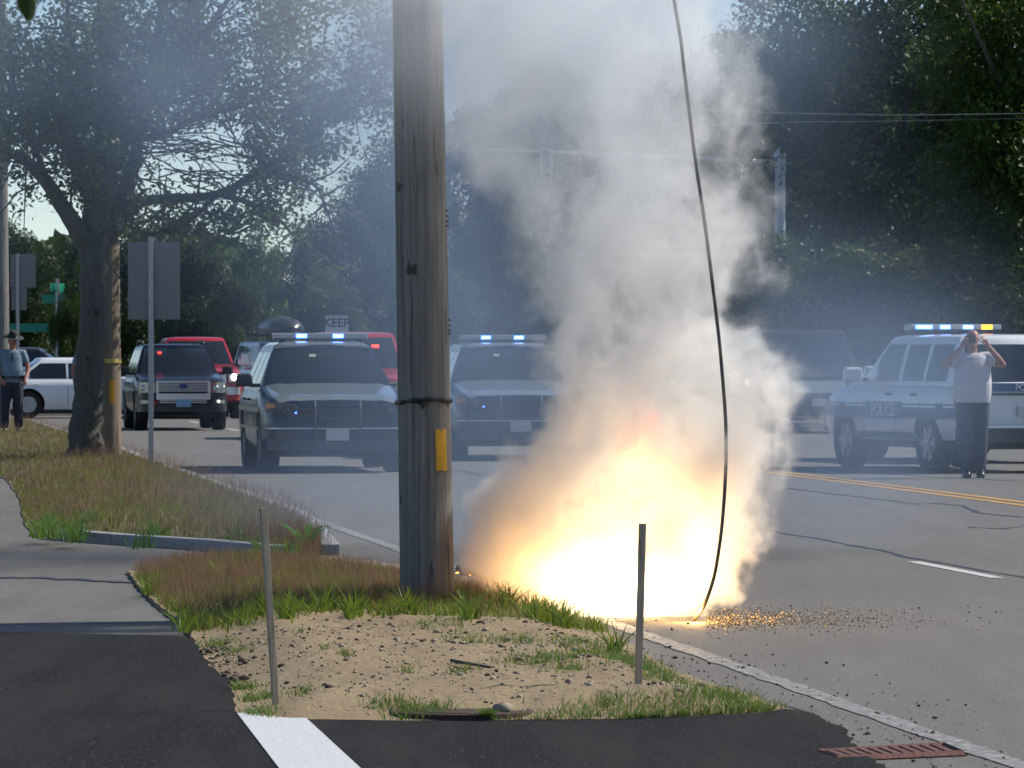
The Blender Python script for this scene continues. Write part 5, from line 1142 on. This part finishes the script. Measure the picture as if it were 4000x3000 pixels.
# the white police vehicle, seen from behind
def white_police(label, rx, ry, a):
    """rx,ry: photo pixel of the rear left tyre's foot; a: axis turned to the left from straight ahead"""
    p_ = G(rx, ry); fw = Vector((-math.sin(a), math.cos(a), 0)); lf = Vector((-fw.y, fw.x, 0)); c = p_ + fw * 1.43 - lf * .86
    s = Car('white_police_suv', label, 'white police vehicles on the right', M['white'], L=4.95, hw=.96, wb=2.86, r=.385, belt=1.17, hood=(1.06, 1.20), roof=1.84, cowl=.76, wbelt=.90, wroof=.73, xrt=-2.10, xrb=-2.32, loc=(c.x, c.y), head=math.atan2(fw.y, fw.x), zb=.40)
    s.hood(M['white']); s.side_windows([(.45, -.32), (-.47, -1.15), (-1.28, -1.95)], .12, .90); s.mirrors(M['white'], 1.2); s.seams([.72, -.40, -1.22]); s.handles([-.18, -1.02], M['trimgrey'])
    s.sp('rocker_panel', M['trimgrey'], s.wb / 2 - .5, -s.wb / 2 + .5, .36, .52)
    for z0, z1, m_ in ((.72, .86, M['stripe']), (.885, .91, M['stripe']), (.70, .712, M['tan'])): s.sp('side_stripe', m_, s.xf - .12, s.xr + .15, z0, z1, off=.007)
    for sy in (1, -1):
        b_ = s.sp('lettering_band', M['stripe'], .62, -.62, .70, .93, side=sy, off=.010)[0]
        text('lettering', 'POLICE', .25, M['sign_white'], b_, (0, sy * (s.hw + .012), .815), (R(90), 0, R(180) if sy > 0 else 0), bold=.008)
        s.sp('badge_panel', M['stripe'], -1.78, -1.98, .76, .92, side=sy, off=.011)
        s.fp('tail_light', M['redlens'], sy * .78, sy * .93, .86, 1.12, .02, rear=True)
        s.fp('headlight', M['lens'], sy * .55, sy * .92, .80, .96)
        MB().box((s.wb / 2 + .0, sy * .97, .86), (.16, .02, .05)).build('side_marker', M['amber'], s.root)
    b_ = s.fp('rear_bumper', M['trimgrey'], -.93, .93, .40, .60, .07, rear=True); s.fp('bumper_top', M['chrome'], -.92, .92, .60, .625, .08, rear=True)
    t_ = s.fp('tailgate_band', M['stripe'], -.74, .74, 1.08, 1.19, .015, rear=True); text('lettering', 'POLICE', .115, M['sign_white'], t_, (s.xr - .035, 0, 1.13), (R(90), 0, R(-90)), bold=.003)
    text('lettering', '4', .17, M['stripe'], s.root, (s.xr - .018, .60, .98), (R(90), 0, R(-90)), bold=.008)
    s.fp('tailgate_trim', M['trimgrey'], -.76, .76, 1.03, 1.06, .02, rear=True); s.plate(0, .82, M['plate_w'], rear=True); s.fp('reflector', M['redlens'], .55, .80, .47, .49, .08, rear=True)
    return s
s = white_police('white police vehicle with blue and amber roof lights behind the man with the camera', 932, 472.0, R(19))
s.lightbar(-.15, s.roof + .095, [(.48, .26, BL), (.17, .16, BL), (-.17, .16, BL), (-.45, .16, AM)], 1.34)
s = white_police('plain white police vehicle without roof lights, peeking out behind the lit one', 941, 462.5, R(17))

# ------------------------------------------------------------------ people
M['skin'] = simple('sunburnt_skin', (.33, .135, .09), .5, noise=.12, nscale=14); M['shirt_w'] = simple('white_shirt_cloth', (.55, .54, .58), .8, noise=.06, nscale=9, bump=.3); M['trouser'] = simple('navy_trouser_cloth', (.018, .024, .040), .8, noise=.2, nscale=9, bump=.3)
M['shirt_b'] = simple('blue_grey_shirt_cloth', (.13, .20, .26), .75, noise=.1, nscale=9, bump=.3); M['leather'] = simple('black_leather', (.008, .008, .009), .22); M['felt'] = simple('dark_felt', (.02, .021, .026), .8); M['badge'] = simple('silver_badge', (.7, .7, .62), .2, 1)
def ell(mb, rings, n=20, p=2.4):
    vs = []
    for z, cx_, cy_, rx, ry in rings:
        for j in range(n):
            a = 2 * math.pi * j / n; c, s_ = math.cos(a), math.sin(a); vs.append((cx_ + rx * math.copysign(abs(c) ** (2 / p), c), cy_ + ry * math.copysign(abs(s_) ** (2 / p), s_), z))
    k = len(rings); mb.add(vs, [(i * n + j, i * n + (j + 1) % n, (i + 1) * n + (j + 1) % n, (i + 1) * n + j) for i in range(k - 1) for j in range(n)] + [tuple(range(n - 1, -1, -1)), tuple((k - 1) * n + j for j in range(n))]); return mb
def fuse(mb, name, m_, parent, vox=.009, sm=6):
    o = mb.build(name, m_, parent); r_ = o.modifiers.new('r', 'REMESH'); r_.mode = 'VOXEL'; r_.voxel_size = vox
    s_ = o.modifiers.new('s', 'SMOOTH'); s_.iterations = sm; s_.factor = .5
    bpy.context.view_layer.update(); me = bpy.data.meshes.new_from_object(o.evaluated_get(bpy.context.evaluated_depsgraph_get())); o.modifiers.clear(); o.data = me
    if not me.materials: me.materials.append(m_)
    me.polygons.foreach_set("use_smooth", [True] * len(me.polygons)); return o
def head_mb(mb, c, tilt=0, yaw=0):
    h = MB(); ell(h, [(-.118, 0, -.045, .022, .022), (-.108, 0, -.035, .042, .045), (-.085, 0, -.020, .056, .066), (-.05, 0, -.005, .067, .080), (-.01, 0, .003, .073, .090), (.03, 0, .008, .077, .096), (.07, 0, .012, .072, .090), (.10, 0, .014, .052, .068), (.118, 0, .014, .022, .032)], 20, 2.1)
    h.tube([(0, -.085, .012), (0, -.112, -.022), (0, -.098, -.034)], [.010, .017, .012], 8)                         # nose
    h.tube([(-.045, -.085, .028), (0, -.094, .030), (.045, -.085, .028)], [.012, .012, .012], 8)                     # brow
    h.tube([(-.024, -.086, -.062), (0, -.094, -.062), (.024, -.086, -.062)], [.006, .009, .006], 8)                  # mouth
    for s_ in (1, -1): h.tube([(s_ * .074, .005, .02), (s_ * .086, .012, -.005), (s_ * .074, .004, -.03)], [.012, .015, .010], 8)
    e = Euler((tilt, 0, yaw)).to_matrix(); mb.add([e @ Vector(v) + Vector(c) for v in h.v], h.f); return e
def hand_mb(mb, w, d, nrm, curl=.6, side=1):
    """w wrist, d direction of the fingers, nrm palm normal"""
    d = Vector(d).normalized(); nrm = Vector(nrm).normalized(); t = d.cross(nrm).normalized() * side; w = Vector(w)
    mb.tube([w, w + d * .03, w + d * .085], [.026, .034, .036], 10)
    for k, (L, o_) in enumerate(((.068, -.030), (.078, -.010), (.073, .011), (.058, .031))):
        p0 = w + d * .08 + t * o_; p1 = p0 + d * L * .45 + nrm * L * .15 * curl; p2 = p1 + (d * (1 - curl) + nrm * curl) * L * .33; p3 = p2 + (d * (.7 - curl) + nrm * curl * 1.3) * L * .25; mb.tube([p0, p1, p2, p3], [.0105, .0100, .0095, .008], 7)
    p0 = w + d * .03 - t * .026; p1 = p0 - t * .028 + d * .025 + nrm * .012; p2 = p1 + d * .032 + nrm * .018 * (1 + curl); mb.tube([p0, p1, p2], [.014, .012, .010], 7)
def person(name_label, loc, rz, torso, arms, legs, head, shirt, trou, cat='person', sleeve=.62, belt=True):
    e = empty('person', (loc[0], loc[1], loc[2] if len(loc) > 2 else 0), rz, label=name_label, cat=cat)
    b = MB(); ell(b, torso); hc, tilt, yaw = head; em = head_mb(b, hc, tilt, yaw); b.tube([(0, .01, 1.44), (hc[0] * .4, .0, 1.52), (hc[0], hc[1] + .02, hc[2] - .07)], [.075, .062, .058], 12)
    for sh, el, wr, hd, pn, cu, sd_ in arms:
        b.tube(smooth_pts([Vector((sh[0] * .6, sh[1], sh[2] - .02)), Vector(sh), Vector(el), Vector(wr)], 3), list(np.interp(np.linspace(0, 3, 10), [0, 1, 2, 3], [.07, .062, .046, .030])), 12); hand_mb(b, wr, hd, pn, cu, sd_)
    for hp, kn_, an, to in legs: b.tube([hp, kn_, an], [.095, .062, .042], 12); b.tube([an, (an[0], an[1] - .02, .055), (an[0], an[1] - .13, .042)], [.040, .036, .024], 10)
    fuse(b, 'body', M['skin'], e, .0085, 2)
    c = MB(); ell(c, [(z, x, y, rx + .016, ry + .016) for z, x, y, rx, ry in torso if z >= torso[0][0]])
    for sh, el, *_ in arms:
        sh, el = Vector(sh), Vector(el); c.tube([Vector((sh.x * .5, sh.y, sh.z - .01)), sh, sh.lerp(el, .35), sh.lerp(el, sleeve)], [.085, .080, .074, .070], 12)
    so = fuse(c, 'shirt', shirt, e, .013, 3)
    ml = MB()
    for s_ in (1, -1): ml.grid(lambda u, v: Vector((s_ * (.018 + .055 * u), -.075 - .035 * v + .02 * u, 1.53 - .075 * v - .012 * u)), 3, 3, thick=(0, .006, 0))
    ml.build('collar', shirt, so)
    t = MB(); z0 = torso[0]; ell(t, [(.80, 0, 0, .175, .125), (.90, 0, 0, z0[3] + .012, z0[4] + .010), (1.02, torso[1][1], torso[1][2], torso[1][3] + .006, torso[1][4] + .006)])
    for hp, kn_, an, to in legs: t.tube([(hp[0], hp[1], hp[2] - .02), ((hp[0] + kn_[0]) / 2, (hp[1] + kn_[1]) / 2, (hp[2] + kn_[2]) / 2), kn_, (an[0], an[1], an[2] + .02)], [.115, .108, .088, .078], 14)
    to_ = fuse(t, 'trousers', trou, e, .013, 3)
    if belt:
      mb = MB(); ell(mb, [(1.0, torso[1][1], torso[1][2], torso[1][3] + .024, torso[1][4] + .024), (1.045, torso[1][1], torso[1][2], torso[1][3] + .024, torso[1][4] + .024)]); mb.build('belt', M['leather'], to_, smooth=True, angle=40)
    for hp, kn_, an, to in legs:
        s2 = MB(); ell(s2, [(.0, an[0], an[1] - .055, .052, .150), (.035, an[0], an[1] - .055, .055, .150), (.075, an[0], an[1] - .045, .050, .132), (.10, an[0], an[1] - .015, .050, .085), (.15, an[0], an[1], .048, .055)], 20, 2.2); s2.build('shoe', M['leather'], e, smooth=True, angle=50)
    for s_ in (1, -1):
        q = em @ Vector((s_ * .031, -.083, .010)) + Vector(hc); MB().lathe([(0, -.009), (.008, -.006), (.010, 0), (.008, .006), (0, .009)], (0, 0, 0), 'z', 10).build('eye', M['ink'], e, smooth=True, loc=q)
    return e, em
TORSO = [(.92, 0, 0, .175, .135), (1.02, 0, -.01, .190, .150), (1.15, 0, -.02, .195, .155), (1.28, 0, -.012, .185, .140), (1.40, 0, 0, .190, .125), (1.48, 0, .008, .165, .105), (1.53, 0, .01, .10, .075)]
p_ = G(972.5, 477.9)
e, em = person('man in white shirt and dark trousers holding a camera up to his face', (p_.x, p_.y), R(2), [(z, x, y, rx * 1.14, ry * 1.08) for z, x, y, rx, ry in TORSO],
    [((-.195, .0, 1.475), (-.375, -.15, 1.375), (-.165, -.27, 1.60), (.35, -.15, .9), (.9, .35, .1), .55, 1), ((.195, .0, 1.475), (.355, -.16, 1.39), (.155, -.27, 1.62), (-.45, -.1, .85), (-.9, .35, .1), .55, -1)],
    [((-.095, 0, .90), (-.105, -.015, .49), (-.075, .02, .08), (-.09, -.15, .035)), ((.095, 0, .90), (.10, -.015, .49), (.095, .01, .08), (.12, -.15, .035))], ((.0, -.02, 1.70), R(4), 0), M['shirt_w'], M['trouser'], belt=False)
e.scale = (1.03, 1.03, 1.035)
mb = MB(); mb.box((0, 0, 0), (.135, .05, .085)); mb.box((0, .0, .05), (.05, .045, .025)); mb.lathe([(.036, .0), (.036, -.05), (.030, -.055), (0, -.045)], (0, -.02, -.005), 'y', 18)
cm = mb.build('camera', M['leather'], bevel=.006); cm.location = (p_.x - .045, p_.y - .20, 1.765); tag(cm, 'black camera held up in front of the face of the man in the white shirt', 'camera')
mb = MB(); 
# trooper at the far left
p_ = U(25, 940, .12); PYt = 104.0; px_ = (12.0 - 512) * PYt / F
ARM = [((-.205, .0, 1.47), (-.285, -.02, 1.18), (-.20, -.17, .99), (.35, -.35, -.85), (.6, .6, .1), .5, 1), ((.205, .0, 1.47), (.29, -.03, 1.18), (.235, -.19, .99), (-.1, -.35, -.85), (-.7, .6, 0), .55, -1)]
LEG = [((-.095, 0, .90), (-.125, -.01, .49), (-.135, .02, .08), (-.16, -.13, .035)), ((.095, 0, .90), (.115, -.01, .49), (.12, .02, .08), (.15, -.13, .035))]
e, em = person('officer in blue-grey shirt and dark campaign hat looking down by the utility pole', (px_, PYt, .08), R(8), TORSO, ARM, LEG, ((.01, -.03, 1.69), R(16), R(22)), M['shirt_b'], M['trouser'])
h = MB(); h.lathe([(.0, .145), (.05, .15), (.075, .135), (.088, .08), (.094, .035), (.10, .022), (.20, .030), (.205, .024), (.10, .012), (.09, .0), (0, .0)], (0, 0, 0), 'z', 32); 
ho = h.build('campaign_hat', M['felt'], e, smooth=True, angle=60); ho.location = em @ Vector((0, .01, .055)) + Vector((.01, -.03, 1.69)); ho.rotation_euler = (R(16), 0, R(22)); ho.scale = (.98, 1.05, 1)
MB().lathe([(.0965, .020), (.0985, .030), (.0965, .045)], (0, 0, 0), 'z', 32).build('hat_band', M['leather'], ho, smooth=True)
MB().lathe([(0, -.006), (.022, -.004), (.026, 0)], (.10, -.150, 1.40), 'y', 8).build('badge', M['badge'], e); mb = MB().box((0, -.155, 1.33), (.032, .012, .30), taper=.7); mb.build('necktie', M['trouser'], e)
MB().box((.22, -.02, .98), (.05, .10, .16)).build('holster', M['leather'], e, bevel=.015)
e.scale = (1.02,) * 3
px_ = (86 - 512) * PYt / F
e, em = person('person standing behind the big tree trunk, only an elbow and hand showing', (px_, PYt + .5, .05), R(-10), TORSO, ARM, LEG, ((0, -.02, 1.69), 0, 0), M['shirt_b'], M['trouser'])
